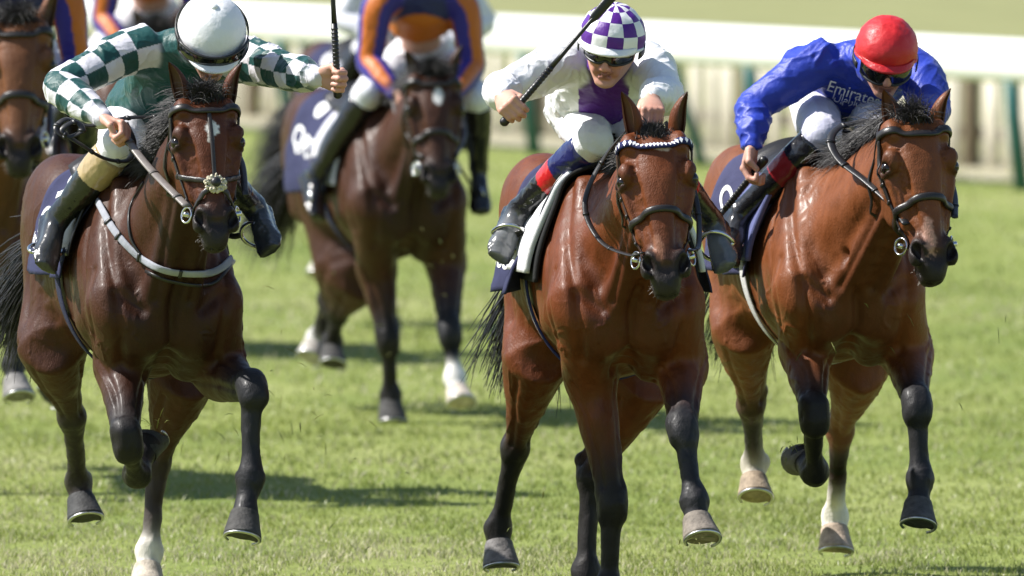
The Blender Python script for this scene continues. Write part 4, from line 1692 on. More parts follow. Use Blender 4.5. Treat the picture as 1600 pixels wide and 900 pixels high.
def build_jockey(J):
    """J: joints in world space. Returns root and the grip points."""
    root = empty('person', tuple(J['seat']), J['label'], 'jockey', 'jockeys riding in the race')
    K = Skull(J['head'], J['face'], J['up'])
    skin = J.get('skin', SKIN)
    hb = J.get('h', .0050)
    body = Field()
    add_face(body, K, skin, J.get('smile', 0))
    nk = K(0, -.075, -.035)
    sR, sL = J['sR'], J['sL']
    nb = (sR + sL) / 2 + V(0, 0, .015)
    pel = J['pelvis']
    body.seg(K(0, -.05, -.03), nb, .052, .058, None, k=.03, col=skin)
    lat = nrm(sR - sL)
    dn_ = V(0, 0, -.04) + J.get('hang', V(0, 0, 0)) * .6
    body.loft([(nb + V(0, 0, -.02), .09, .045), (nb * .7 + pel * .3 + dn_, .10, .055), (nb * .4 + pel * .6 + dn_, .09, .055), (pel + dn_ * .5, .10, .07)], lat, k=.02, cols=[skin] * 4, n=3)
    grips = {}
    for k_ in ('R', 'L'):
        s_, e_, w_ = J['s' + k_], J['e' + k_], J['w' + k_]
        body.seg(s_, e_, .040, .034, None, k=.02, col=skin)
        body.seg(e_, w_, (.036, .036), (.026, .022), None, k=.015, col=skin)
        a, p, c = J['hand' + k_][:3]
        grips[k_] = fist(body, w_, a, p, c, skin, *(J['hand' + k_][3:]))
        h_, kn, an = J['h' + k_], J['k' + k_], J['a' + k_]
        body.seg(h_, kn, .065, .045, None, k=.03, col=skin)
        body.seg(kn, an, .042, .026, None, k=.02, col=skin)
        
    finish(body, hb, 'body', M_SKIN, root, skin)
    # shirt
    sh = Field()
    tc = J['torso_col']
    sp = (sR + sL) / 2
    pw = J.get('belly', 1.0)
    hang = J.get('hang', V(0, 0, 0))
    se = J.get('shirt_end', 1.0)
    sh.loft([(sp + V(0, 0, .02) + (nk - sp) * .35, .085, .060), (sp, .140, .090), (sp + (pel - sp) * .3 * se + hang * .5, .168 * pw, .122), (sp + (pel - sp) * .6 * se + hang, .158 * pw, .122), (sp + (pel - sp) * .88 * se + hang * .6, .165 * pw, .135 * pw)], lat, k=.05, cols=[tc] * 5, n=4, sharp=.004) if not callable(tc) else \
        sh.loft([(sp + V(0, 0, .02) + (nk - sp) * .35, .085, .060), (sp, .140, .090), (sp + (pel - sp) * .3 * se + hang * .5, .168 * pw, .122), (sp + (pel - sp) * .6 * se + hang, .158 * pw, .122), (sp + (pel - sp) * .88 * se + hang * .6, .165 * pw, .135 * pw)], lat, k=.05, col=tc, n=4, sharp=.004)
    for k_ in ('R', 'L'):
        s_, e_, w_ = J['s' + k_], J['e' + k_], J['w' + k_]
        sc_ = J['sleeve_col']
        wq = e_ + (w_ - e_) * J.get('cuff', .90)
        fat = J.get('fat', 1.0)
        pts = [(s_ + (sp - s_) * .18, .080 * fat, .088), (s_ + (e_ - s_) * .25, .076 * fat, .080 * fat), (s_ + (e_ - s_) * .7, .066 * fat, .068 * fat), (e_, .060 * fat, .062 * fat), (e_ + (wq - e_) * .35, .060 * fat, .062 * fat), (e_ + (wq - e_) * .78, .050 * fat, .052 * fat), (wq, .034, .034)]
        ref = nrm(np.cross(nrm(e_ - s_), nrm(w_ - e_) + V(.01, .02, .03)))
        D = catmull(np.array([list(p) + [a_, b_] for p, a_, b_ in pts]), 4)
        lens_ = np.concatenate([[0], np.cumsum(np.linalg.norm(np.diff(D[:, :3], axis=0), axis=1))])
        if callable(sc_):
            segs = []
            for i in range(len(D) - 1):
                L0, L1 = lens_[i], lens_[i + 1]

                def fn(q, t, u, v, s, L0=L0, L1=L1):
                    t = np.broadcast_to(t, u.shape)
                    return sc_(L0 + (L1 - L0) * t, np.arctan2(v, u), q, k_)
                segs.append((D[i][:3], D[i + 1][:3], tuple(D[i][3:]), tuple(D[i + 1][3:]), ref, fn, fn))
            sh.add(segs, k=.035, sharp=.004, cf=.4)
        else:
            sh.add([(D[i][:3], D[i + 1][:3], tuple(D[i][3:]), tuple(D[i + 1][3:]), ref, sc_, sc_) for i in range(len(D) - 1)], k=.035, cf=.4, sharp=.004)
        sh.seg(wq - nrm(w_ - e_) * .012, wq + nrm(w_ - e_) * .016, .036, .036, None, k=.008, col=J.get('cuff_col', tc if not callable(tc) else WHITE), sharp=.005)
    if J.get('skirt'):
        sh.ell(pel + (sp - pel) * .22 + V(0, 0, J['skirt']), (.16, .17, .125), (nrm(sp - pel), lat), k=.05, col=tc)
    cc = J.get('collar_col')
    sh.seg(sp + (nk - sp) * .50, sp + (nk - sp) * .72, .066, .060, None, k=.02, col=cc or (tc if not callable(tc) else WHITE))
    shirt = finish(sh, J.get('hs', .0055), 'shirt', M_SILK, root, (.5, .5, .5), J.get('wr', .010), J.get('wf', 13), J.get('seed', 1), J.get('aniso', V(1, 1, 1)))
    # breeches
    br = Field()
    bc = J.get('breech_col', WHITE)
    kc = J.get('knee_col', bc)
    br.loft([(pel + (sp - pel) * .16, .130, .095), (pel, .142, .115), (pel - (sp - pel) * .16, .125, .110)], lat, k=.03, cols=[bc] * 3, n=3)
    for k_ in ('R', 'L'):
        h_, kn, an = J['h' + k_], J['k' + k_], J['a' + k_]
        br.loft([(h_, .092, .10), (h_ + (kn - h_) * .4, .088, .092), (h_ + (kn - h_) * .8, .078, .080), (kn, .066, .066)], None, k=.04, cols=[bc, bc, mix(bc, kc, .4), kc], n=4)
        br.seg(kn, kn + (an - kn) * .26, .066, .054, None, k=.02, col=kc)
    finish(br, .0058, 'breeches', M_BREECH, root, bc, .006, 15, J.get('seed', 1) + 20)
    # boots
    for k_ in ('R', 'L'):
        bo = Field()
        kn, an, to = J['k' + k_], J['a' + k_], J['t' + k_]
        bands = J.get('bands', [(.22, (.012, .012, .013))])
        D_ = nrm(an - kn)
        Ls = np.linalg.norm(an - kn)
        prof = [(.10, .068), (.16, .067), (.30, .066), (.45, .063), (.62, .056), (.80, .047), (1.0, .044)]
        sg = []
        for (t0, r0), (t1, r1) in zip(prof[:-1], prof[1:]):
            def fn(q, t, u, v, s, kn=kn, D_=D_, Ls=Ls):
                x = ((q - kn) @ D_) / Ls
                c = np.zeros((len(q), 3))
                for (b0, cb) in bands:
                    c[x >= b0] = cb
                c[x < bands[0][0]] = bands[0][1]
                return c
            if t0 < bands[0][0] - .06:
                continue
            sg.append((kn + D_ * Ls * t0, kn + D_ * Ls * t1, r0, r1, None, fn, fn))
        bo.add(sg, k=.015, cf=.4, sharp=.004)
        fd = nrm(to - an)
        bk = (.012, .012, .013)
        foot = J.get('foot_col', bk)
        sd = nrm(np.cross(fd, D_))
        dn = nrm(np.cross(sd, fd))
        dn = dn if np.dot(dn, D_) > 0 else -dn
        bo.loft([(an - fd * .055 + dn * .074, .030, .012), (an + dn * .074, .034, .012), (an + fd * .07 + dn * .074, .038, .010), (an + fd * .15 + dn * .076, .044, .009), (an + fd * .208 + dn * .072, .030, .008)], sd, k=.006, cols=[(.02, .018, .016)] * 5, n=4, sharp=.004)
        bo.seg(an - fd * .045 + dn * .078, an - fd * .015 + dn * .080, (.030, .014), (.030, .014), sd, k=.006, col=(.02, .018, .016))
        bo.loft([(an - fd * .045 + dn * .040, .030, .030), (an + dn * .030, .036, .042), (an + fd * .09 + dn * .036, .040, .034), (an + fd * .155 + dn * .054, .043, .024), (an + fd * .205 + dn * .060, .030, .016)], sd, k=.03, cols=[bk, bk, foot, foot, foot], n=4)
        finish(bo, .0055, 'boot', M_BOOT, root, bk, .0035, 22, 31)
    if J.get('helmet'):
        build_helmet(root, K, **J['helmet'])
    if J.get('goggles') is not None:
        build_goggles(root, K, **J['goggles'])
    if J.get('eyes', True):
        for e in (-1, 1):
            ge = Geo()
            ge.ball(K(e * .032, .002, .084), .0125, nu=12, nv=8)
            ge.build('eye', M_EYE, root)
    return dict(root=root, K=K, grips=grips, shirt=sh)


def build_whip(label, grip, c, butt, tip, handle=(.012, .011, .011), collar=(.05, .05, .05)):
    """A racing whip: c is the line of the hand, butt/tip lengths either side of the grip."""
    c = nrm(c)
    g0, t0 = grip - c * butt, grip + c * tip
    root = empty('racing_whip', tuple(grip), label, 'whip', 'racing whips')
    g = Geo()
    hl = min(butt + .20, butt + tip * .5)
    g.tube([g0 - c * .012, g0 - c * .006, g0, g0 + c * .02, g0 + c * .05, g0 + c * hl * .6, g0 + c * hl], [.006, .014, .0165, .016, .0115, .0115, .0105], 12, handle)
    for q in np.arange(.06, hl - .01, .014):
        g.tube([g0 + c * q, g0 + c * (q + .006)], .0124, 12, mul(handle, 1.6))
    g.build('handle', M_LEATHER, root)
    g = Geo()
    p0 = g0 + c * hl
    g.tube([p0, p0 + (t0 - p0) * .15, p0 + (t0 - p0) * .6, t0 - c * .08], [.0100, .0085, .0068, .0055], 10, (.012, .012, .012))
    g.build('shaft', M_LEATHER, root)
    g = Geo()
    s = nrm(np.cross(c, (0, 1, .2)))
    g.tube([t0 - c * .20, t0 - c * .17, t0 - c * .03, t0], [.006, .017, .020, .012], 10, (.014, .013, .013), flat=.4, up=V(0, 1, .2))
    g.build('flap', M_LEATHER, root)
    return root

# ------------------------------------------------------------------ tack and riders, horse by horse
for _h in horses.values():
    _f = _h['F']
    _h['trunk_field'] = _h['field'].near(_f(-.45, 0, 1.25), .34)
HB, HA, HC, HD, HE = (horses.get(k) for k in 'BACDE')
GRIP = (.010, .010, .010)


def joints(F, d, h=None):
    P = {k: F.px(*v) for k, v in d.items()}
    if h is not None:       # keep knees, ankles and toes on the outside of the horse
        for k, r in (('kR', .050), ('kL', .045), ('aR', .080), ('aL', .055), ('tR', .075), ('tL', .05)):
            p = P[k][None]
            for _ in range(8):
                d_ = h['trunk_field'].at(p)[0]
                if d_ < r:
                    g_ = h['trunk_field'].grad(p)[0]
                    g_ = nrm(F.s * (1 if k[1] == 'R' else -1) + .25 * g_ + .45 * F.f)
                    p = p + g_ * (r - d_) * .8
            P[k] = p[0]
    return P


def ride_b():
    F = FB
    P = joints(F, dict(head=(954, 76, .28), sR=(888, 92, .0), sL=(1012, 98, .02), eR=(786, 140, .12), wR=(783, 150, .36), eL=(1040, 150, .28), wL=(1018, 152, .50),
                       pelvis=(925, 158, -.42), hR=(895, 172, -.42), hL=(965, 172, -.42), kR=(928, 222, .00), kL=(1010, 222, -.02), aR=(822, 328, -.33), aL=(1112, 345, -.33),
                       tR=(800, 372, -.20), tL=(1118, 395, -.16)), HB)
    up = nrm(V(.08, -.42, .9))
    face = nrm(V(-.16, -.93, -.30))
    purple = (.085, .012, .23)
    whipdir = nrm(F.px(944, 0, .40) - F.px(786, 184, .40))

    def torso(q, t, u, v, s):
        r = (q - (P['sR'] + P['sL']) / 2) @ V(1, 0, 0)
        c = np.tile(np.array(WHITE), (len(q), 1))
        front = (q[:, 1] < P['pelvis'][1] - .10)
        c[(np.abs(r + .015) < .088) & front] = purple
        return c
    def hel(sec, row):
        return purple if (sec + row) % 2 == 0 else WHITE
    J = dict(P, seat=P['pelvis'] * V(1, 1, 0) + V(0, 0, 1.55), label='jockey in white and purple with a purple check cap, reaching forward over the horse', face=face, up=up, smile=.010, skirt=-.03, hs=.0045,
             torso_col=torso, sleeve_col=WHITE, cuff_col=WHITE, collar_col=purple, fat=1.12, hang=V(0, -.02, -.05), wr=.015, seed=4,
             handR=(V(.25, -.80, -.30), V(.6, -.3, -.6), whipdir, 0.0, 1.08), handL=(V(.05, -.85, -.5), V(-.2, 0, -1), V(-1, -.1, .1), .15, 1.05),
             bands=[(.12, (.018, .020, .095)), (.42, (.50, .020, .022)), (.60, (.012, .012, .013))], foot_col=(.14, .145, .15), knee_col=(.70, .70, .72),
             helmet=dict(colfn=hel, brim_col=WHITE, peak_col=WHITE, seed=2, wr=.0025, rows=4, sizes=(.118, .129, .144)), goggles=dict())
    R = build_jockey(J)
    build_whip('whip held across in the raised fist of the white-sleeved jockey', R['grips']['R'], whipdir, .055, .60)
    return R, P


def ride_a():
    F = FA
    P = joints(F, dict(head=(330, 66, .30), sR=(214, 72, -.04), sL=(385, 92, .06), eR=(96, 136, .10), wR=(163, 187, .36), eL=(446, 112, .30), wL=(496, 121, .50),
                       pelvis=(234, 160, -.46), hR=(198, 194, -.46), hL=(264, 194, -.46), kR=(186, 228, .06), kL=(300, 228, -.04), aR=(102, 340, -.14), aL=(396, 322, -.24),
                       tR=(90, 380, -.02), tL=(403, 366, -.08)), HA)
    green = (.008, .062, .058)
    white = (.66, .64, .69)

    def sleeve(L, ang, q, side):
        a = np.floor((ang + math.pi) / (2 * math.pi) * 6 - 1e-6)
        b = np.floor(L / .076)
        m = ((a + b) % 2) < .5
        c = np.where(m[:, None], np.array(green), np.array(white))
        return c
    def hel(sec, row):
        return (.80, .80, .81)
    J = dict(P, seat=P['pelvis'] * V(1, 1, 0) + V(0, 0, 1.55), label='jockey in dark green with green and white checked sleeves and a white cap', face=nrm(V(.10, -.72, -.70)), up=nrm(V(.10, -.80, .60)),
             torso_col=green, sleeve_col=sleeve, cuff_col=white, collar_col=green, hang=V(0, -.03, -.08), wr=.010, seed=9, belly=1.05, fat=1.05, hs=.0036, skirt=-.085,
             handR=(V(.75, -.45, -.25), V(.1, -.2, -1), V(.0, -.9, .3), 0.0, 1.08), handL=(V(.92, -.30, -.1), V(.1, -1, .0), V(-.02, -.05, 1), 0.0, 1.08),
             bands=[(.20, (.43, .32, .17)), (.45, (.016, .018, .016))], foot_col=(.045, .047, .05), knee_col=(.68, .67, .72), breech_col=(.74, .73, .76),
             helmet=dict(colfn=hel, brim_col=(.8, .8, .8), peak_col=(.8, .8, .81), pom=(.8, .8, .8), seed=5, wr=.0015, peak=.050, sizes=(.122, .134, .146)),
             goggles=dict(u=.046, wide=.128, deep=.154, hgt=.056, onhel=(.127, .151)))
    R = build_jockey(J)
    build_whip('whip held upright in the fist of the checked-sleeve jockey', R['grips']['L'], nrm(V(-.05, -.06, 1)), .05, .62)
    return R, P


def ride_c():
    F = FC
    P = joints(F, dict(head=(1384, 92, .26), sR=(1282, 92, -.12), sL=(1432, 105, -.04), eR=(1178, 166, -.12), wR=(1176, 226, .02), eL=(1458, 170, .18), wL=(1425, 200, .42),
                       pelvis=(1300, 128, -.55), hR=(1268, 148, -.54), hL=(1345, 148, -.54), kR=(1288, 214, .02), kL=(1380, 212, .04), aR=(1186, 334, -.16), aL=(1440, 335, -.2),
                       tR=(1168, 370, -.04), tL=(1452, 372, -.08)), HC)
    blue = (.016, .040, .36)
    red = (.55, .018, .022)
    wd = nrm(F.px(1112, 346, -.05) - F.px(1166, 278, .06))

    def hel(sec, row):
        return red
    J = dict(P, seat=P['pelvis'] * V(1, 1, 0) + V(0, 0, 1.55), label='jockey in royal blue silks and a red cap, one arm hanging down', face=nrm(V(.05, -.86, -.50)), up=nrm(V(.10, -.50, .86)),
             torso_col=blue, sleeve_col=blue, cuff_col=blue, collar_col=blue, hang=V(0, -.02, -.05), wr=.016, seed=14, fat=1.08, belly=1.05, skirt=-.02,
             handR=(V(-.18, -.10, -1), V(.2, -.6, -.2), V(-.5, -.75, -.3), .45, 1.12), handL=(V(-.2, -.8, -.4), V(0, 0, -1), V(-1, 0, 0)),
             bands=[(.10, (.012, .012, .014)), (.32, (.26, .016, .022)), (.54, (.012, .012, .013))], foot_col=(.03, .031, .033), knee_col=(.50, .50, .60), breech_col=(.76, .76, .79),
             helmet=dict(colfn=hel, brim_col=red, peak_col=mul(red, .9), seed=8, wr=.002, sizes=(.113, .122, .135)), goggles=dict(u=-.008, hgt=.074, wide=.094))
    R = build_jockey(J)
    build_whip('whip trailing low from the hanging hand of the royal blue jockey', R['grips']['R'], wd, .05, .60)
    # chest lettering on the blue silks
    fld = R['shirt']
    g = Geo()
    for body, size, px0, py0, px1, py1 in (("Emirates", .078, 1290, 141, 1372, 167), ("الإمارات", .030, 1300, 154, 1350, 170)):
        vs, fs = text_mesh(body, size, False)
        wid = vs[:, 0].max()
        A, B = F.px(px0, py0, -.1), F.px(px1, py1, -.1)
        ux = nrm(B - A)
        uy = nrm(np.cross(V(0, -1, 0), ux))
        uy = uy if uy[2] > 0 else -uy
        L = np.linalg.norm(B - A)
        pts = A + np.outer(vs[:, 0] / wid * L, ux) + np.outer(vs[:, 1] * (L / wid), uy)
        pts = pts + V(0, -.5, 0)
        for _ in range(24):
            d = fld.at(pts) - .010
            pts[:, 1] += np.clip(d, -.02, .1) * .8
        g.add(pts, fs)
    g.build('lettering', M_LETTER, R['root'])
    return R, P


def ride_d(F, label, orange=(.50, .13, .012), blue=(.030, .022, .22), navy=(.016, .020, .10), belt=None, out=0.0, h=.008):
    P = joints(F, dict(head=(655, -62, .10), sR=(592, -6, .0), sL=(722, -6, .0), eR=(577, 96, .02), wR=(618, 148, .22), eL=(738, 104, .02), wL=(705, 152, .24),
                       pelvis=(658, 84, -.26), hR=(625, 104, -.26), hL=(695, 104, -.26), kR=(572, 150, .10), kL=(745, 156, .08), aR=(514, 274, -.10), aL=(748, 262, -.10),
                       tR=(506, 300, .0), tL=(750, 300, .0)), HD)
    belt = belt or orange
    P['eR'] = P['eR'] + F.s * out
    P['eL'] = P['eL'] - F.s * out

    def torso(q, t, u, v, s):
        c = np.tile(np.array(navy), (len(q), 1))
        z = q[:, 2]
        zt = at(655, 22, F.o[1])[2]
        c[z < zt - .3 * (q[:, 0] - P['pelvis'][0]) ** 2 * 8] = belt
        return c

    def sleeve(L, ang, q, side):
        b = np.floor((ang + math.pi) / (2 * math.pi) * 6)
        return np.where(((b % 2) < .5)[:, None], np.array(orange), np.array(blue))
    J = dict(P, seat=P['pelvis'] * V(1, 1, 0) + V(0, 0, 1.5), label=label, face=nrm(V(.05, -.95, -.25)), up=V(0, -.2, 1), torso_col=torso, sleeve_col=sleeve, cuff_col=blue, collar_col=navy,
             h=h, hs=h * .95, handR=(V(.6, -.6, -.3), V(0, 0, -1), V(0, -.4, .9)), handL=(V(-.6, -.6, -.3), V(0, 0, -1), V(0, -.4, .9)), wr=.008, seed=17, eyes=False, shirt_end=.50, belly=.92,
             bands=[(.10, (.012, .012, .014))], foot_col=(.012, .012, .013), breech_col=(.75, .75, .78),
             helmet=dict(colfn=lambda s, r: navy, brim_col=navy, peak_col=navy, seed=8), goggles=dict())
    return build_jockey(J), P

def stirrups(sd, F, P, k):
    for e, s in ((1, 'R'), (-1, 'L')):
        fd = nrm(P['t' + s] - P['a' + s])
        dn = nrm(P['a' + s] - P['k' + s])
        foot = P['a' + s] + fd * .115 + dn * .075
        build_stirrup(sd, foot, fd, F(-.26, e * .33, 1.33), e)


if HB:
    RB, PB = ride_b()
    build_saddle_cloth(HB, 'navy saddle cloth flapping under the white-padded saddle of the bay horse', [('QIPCO', .085, -.71, .50)], drop=106, xa=-.74, xb=-.16, flare=.05)
    s_ = build_saddle(HB, 'black racing saddle on a thick white pad, striped girth', pad=(.72, .72, .74), under=(.014, .014, .015), girth=((.03, .035, .12), (.6, .58, .6), (.25, .03, .04), (.6, .58, .6), (.03, .035, .12)))
    stirrups(s_, FB, PB, 0)
    dk = (.016, .013, .012)
    build_bridle(HB, 'black bridle with a diamond-pattern blue and white browband', band='diamond', strapcol=(.05, .022, .014),
                 reins=[([FB.px(1004, 395, .93), FB.px(982, 398, .80), FB.px(938, 376, .55), FB.px(914, 318, .42), FB.px(945, 245, .40), FB.px(1000, 180, .52)], .020, dk),
                        ([FB.px(1078, 392, .93), FB.px(1092, 380, .75), FB.px(1085, 300, .5), FB.px(1040, 190, .52)], .020, dk)])
if HA:
    RA, PA = ride_a()
    build_saddle_cloth(HA, 'navy saddle cloth with a pale lower flap under the green jockey', [('9', .20, -.68, .24), ('QIPCO', .11, -.69, .36), ('VEGA', .055, -.68, .43)], drop=96, xa=-.72, flare=.03)
    s_ = build_saddle(HA, 'black racing saddle under the green and white jockey', girth=((.02, .022, .05),))
    stirrups(s_, FA, PA, 0)
    gy = (.17, .15, .135)
    dk = (.014, .013, .013)
    build_bridle(HA, 'black bridle with a cross noseband and a fleece nose pad', nose='cross',
                 reins=[([FA.px(292, 322, .90), FA.px(262, 292, .76), FA.px(228, 256, .56), FA.px(196, 214, .42), FA.px(182, 194, .38)], .030, gy),
                        ([FA.px(186, 186, .36), FA.px(215, 183, .32), FA.px(258, 184, .26), FA.px(300, 192, .30), FA.px(370, 240, .62), FA.px(384, 305, .9)], .024, dk),
                        ([FA.px(170, 192, .34), FA.px(135, 196, .36), FA.px(104, 186, .38), FA.px(88, 200, .40), FA.px(104, 214, .42), FA.px(128, 204, .42), FA.px(118, 190, .40), FA.px(98, 204, .42), FA.px(130, 228, .42), FA.px(165, 248, .40), FA.px(200, 250, .38), FA.px(208, 222, .38), FA.px(196, 192, .36)], .024, dk)])
    # breast girth across the chest
    fld = HA['field'].near(FA(.2, 0, 1.2), .4)
    bgr = empty('breast_girth', tuple(FA(.30, 0, 1.2)), 'grey and white breast girth across the chest of the dark bay', 'breast girth')
    P_, N_ = cast(fld, [(152, 314), (180, 362), (218, 402), (262, 424), (318, 428), (346, 419), (362, 404)], 40.2, .005)
    g_ = Geo()
    g_.strap(P_, N_, .028, .0055, (.30, .31, .35))
    sb = g_.build('chest_strap', M_CLOTH, bgr)
    for i in (4, 7, 12, 20):
        t_ = nrm(P_[i + 1] - P_[i])
        g_ = Geo()
        g_.box(P_[i] + N_[i] * .006, (.034, .012, .010), (np.cross(N_[i], t_), t_, N_[i]), (.02, .02, .02), bev=.003)
        g_.build('buckle', M_LEATHER, sb)
    for path in ([(224, 285), (203, 325), (204, 370), (222, 402)], [(228, 424), (268, 440), (330, 444), (366, 408)]):
        P_, N_ = cast(fld, path, 40.2, .004)
        g_ = Geo()
        g_.strap(P_, N_, .013, .005, dk)
        g_.build('neck_strap', M_LEATHER, bgr)
if HC:
    RC, PC = ride_c()
    build_saddle_cloth(HC, 'lavender blue saddle cloth under the royal blue jockey', [('10', .20, -.68, .20), ('QIPCO', .125, -.73, .36), ('MAK', .062, -.71, .45)], col=(.046, .048, .105), drop=104, xa=-.78, flare=.02)
    s_ = build_saddle(HC, 'black racing saddle with pale blue padding under the royal blue jockey', pad=(.11, .125, .27), girth=((.55, .55, .54),))
    stirrups(s_, FC, PC, 0)
    dk = (.013, .013, .014)
    build_bridle(HC, 'plain black rubber-covered bridle on the light bay horse', wide=1.1,
                 reins=[([FC.px(1416, 350, .88), FC.px(1396, 322, .76), FC.px(1352, 282, .60), FC.px(1312, 250, .48), FC.px(1298, 218, .40), FC.px(1318, 196, .34), FC.px(1370, 190, .36), FC.px(1420, 200, .45)], .030, dk),
                        ([FC.px(1492, 340, .88), FC.px(1490, 300, .7), FC.px(1470, 240, .5), FC.px(1430, 205, .44)], .024, dk)])
if HD:
    RD, PD = ride_d(FD, 'jockey in orange and dark blue striped sleeves standing behind the gap in the front row')
    build_saddle_cloth(HD, 'navy saddle cloth with big white figures beside the tall black boot', [('6', .22, -.70, .22), ('QIPCO', .13, -.76, .40)], drop=108, xa=-.80)
    s_ = build_saddle(HD, 'dark racing saddle with white edging under the orange-sleeved jockey', under=(.5, .5, .56), girth=((.02, .022, .06),))
    stirrups(s_, FD, PD, 0)
    build_bridle(HD, 'black bridle with shiny bit on the dark brown horse', wide=1.1,
                 reins=[([FD.px(660, 245, .85), FD.px(640, 212, .6), FD.px(622, 182, .40), FD.px(615, 158, .28)], .028, (.08, .07, .065)),
                        ([FD.px(712, 245, .85), FD.px(725, 205, .5), FD.px(708, 160, .3)], .024, dk)])

if HE:
    build_saddle_cloth(HE, 'navy saddle cloth of the brown horse at the edge', [], drop=105, xa=-.80)
    s_ = build_saddle(HE, 'dark racing saddle of the brown horse at the edge', girth=((.02, .022, .06),))
    build_bridle(HE, 'thick black bridle of the brown horse at the edge', wide=1.25,
                 reins=[([HE['H'](.50, -.08, -.09), FE.px(78, 190, .55), FE.px(70, 110, .2), FE.px(50, 80, .1)], .026, (.02, .018, .017)),
                        ([HE['H'](.50, -.08, .09), FE.px(-20, 190, .55), FE.px(-10, 110, .2), FE.px(10, 80, .1)], .026, (.02, .018, .017))])


def copy_tree(o, parent=None):
    c = o.copy()
    COL.objects.link(c)
    c.parent = parent
    for ch in [x for x in bpy.data.objects if x.parent == o]:
        copy_tree(ch, c)
    return c


def copy_set(roots, delta, labels):
    for o, lb in zip(roots, labels):
        c = copy_tree(o)
        c.location = o.location + Vector(delta)
        c['label'] = lb


if HD:
    of = lambda cat: [o for o in bpy.data.objects if o.parent is None and o.get('category') == cat][-1]
    tops = [o for o in bpy.data.objects if o.parent is None]
    def near_d(cat):
        q = [o for o in tops if o.get('category') == cat]
        return min(q, key=lambda o: (o.location - Vector(tuple(FD(-.3, 0, 1.3)))).length)
    sd = [near_d(c) for c in ('horse', 'saddle cloth', 'saddle', 'bridle', 'jockey')]
    # one more of the stable behind the dark bay, its rider's striped sleeve showing
    copy_set(sd, (-1.42, 6.0, .06), ['dark brown racehorse hidden behind the rider with checked sleeves', 'navy saddle cloth of the hidden dark brown horse', 'racing saddle of the hidden dark brown horse', 'black bridle of the hidden dark brown horse',
                                     'jockey in orange and blue stripes half hidden behind the checked-sleeve jockey'])
    copy_set([sd[4]], (FE.o[0] - FD.o[0] + .06, FE.o[1] - FD.o[1], .14), ['jockey in orange and blue stripes on the cut-off brown horse'])
    copy_set(sd[:4], (-.10, 8.0, .02), ['dark brown racehorse hidden behind the orange-sleeved jockey and its horse', 'navy saddle cloth of the horse behind the orange-sleeved jockey', 'racing saddle of the horse behind the orange-sleeved jockey', 'black bridle of the horse behind the orange-sleeved jockey'])
    FG = Frame(645, 52.0, 12, 1.50)
    RG, PG = ride_d(FG, 'jockey in white and blue silks mostly hidden behind the orange-sleeved jockey', orange=(.72, .72, .76), blue=(.70, .70, .75), navy=(.045, .06, .30), belt=(.6, .6, .7), out=.14, h=.0095)
    RG['root'].location = RG['root'].location + Vector((-.10, 8.0, .02))

# ------------------------------------------------------------------ the course: turf, rail, fence, field
def ground_z(px_x, px_y):
    return px_y


RAIL_R, RAIL_L = V(*at(1600, 300, 80.4)[:2], 0), V(*at(430, 214, 92.2)[:2], 0)
RD_ = nrm(RAIL_L - RAIL_R)                       # along the rail, away from the camera
RN_ = V(-RD_[1], RD_[0], 0) if -RD_[1] * 0 + RD_[0] * 1 > 0 else V(RD_[1], -RD_[0], 0)
RN_ = RN_ if RN_[0] > 0 else -RN_                 # away from the course


def on_rail(px, back=0.0):
    """The point of the rail line (moved `back` metres behind it) that stands in column px."""
    k = (px - 800.0) / FPX
    o = RAIL_R + RN_ * back
    t = (k * o[1] / CP - o[0]) / (RD_[0] - k * RD_[1] / CP)
    return o + RD_ * t


def turf_material():
    m = bpy.data.materials.new("turf")
    m.use_nodes = True
    nt = m.node_tree
    N, L = nt.nodes, nt.links
    b = N["Principled BSDF"]
    b.inputs["Roughness"].default_value = .95
    b.inputs["Specular IOR Level"].default_value = .15
    tc = N.new("ShaderNodeTexCoord")
    mp = N.new("ShaderNodeMapping")
    mp.inputs["Scale"].default_value = (1.0, .45, 1)
    L.new(tc.outputs["Object"], mp.inputs[0])
    n1 = N.new("ShaderNodeTexNoise")
    n1.inputs["Scale"].default_value = .55
    n1.inputs["Detail"].default_value = 8
    n1.inputs["Roughness"].default_value = .7
    L.new(mp.outputs[0], n1.inputs["Vector"])
    r1 = N.new("ShaderNodeValToRGB")
    e = r1.color_ramp.elements
    e[0].position, e[0].color = .34, (.142, .188, .042, 1)
    e[1].position, e[1].color = .72, (.285, .305, .112, 1)
    x = e.new(.5)
    x.color = (.202, .238, .064, 1)
    L.new(n1.outputs["Fac"], r1.inputs[0])
    n2 = N.new("ShaderNodeTexNoise")
    n2.inputs["Scale"].default_value = 22
    n2.inputs["Detail"].default_value = 5
    L.new(tc.outputs["Object"], n2.inputs["Vector"])
    r2 = N.new("ShaderNodeMapRange")
    r2.inputs["From Min"].default_value = .3
    r2.inputs["From Max"].default_value = .7
    r2.inputs["To Min"].default_value = .72
    r2.inputs["To Max"].default_value = 1.25
    L.new(n2.outputs["Fac"], r2.inputs["Value"])
    sc = N.new("ShaderNodeVectorMath")
    sc.operation = 'SCALE'
    L.new(r1.outputs[0], sc.inputs[0])
    L.new(r2.outputs[0], sc.inputs["Scale"])
    L.new(sc.outputs[0], b.inputs["Base Color"])
    bp = N.new("ShaderNodeBump")
    bp.inputs["Distance"].default_value = .03
    L.new(n2.outputs["Fac"], bp.inputs["Height"])
    L.new(bp.outputs[0], b.inputs["Normal"])
    return m


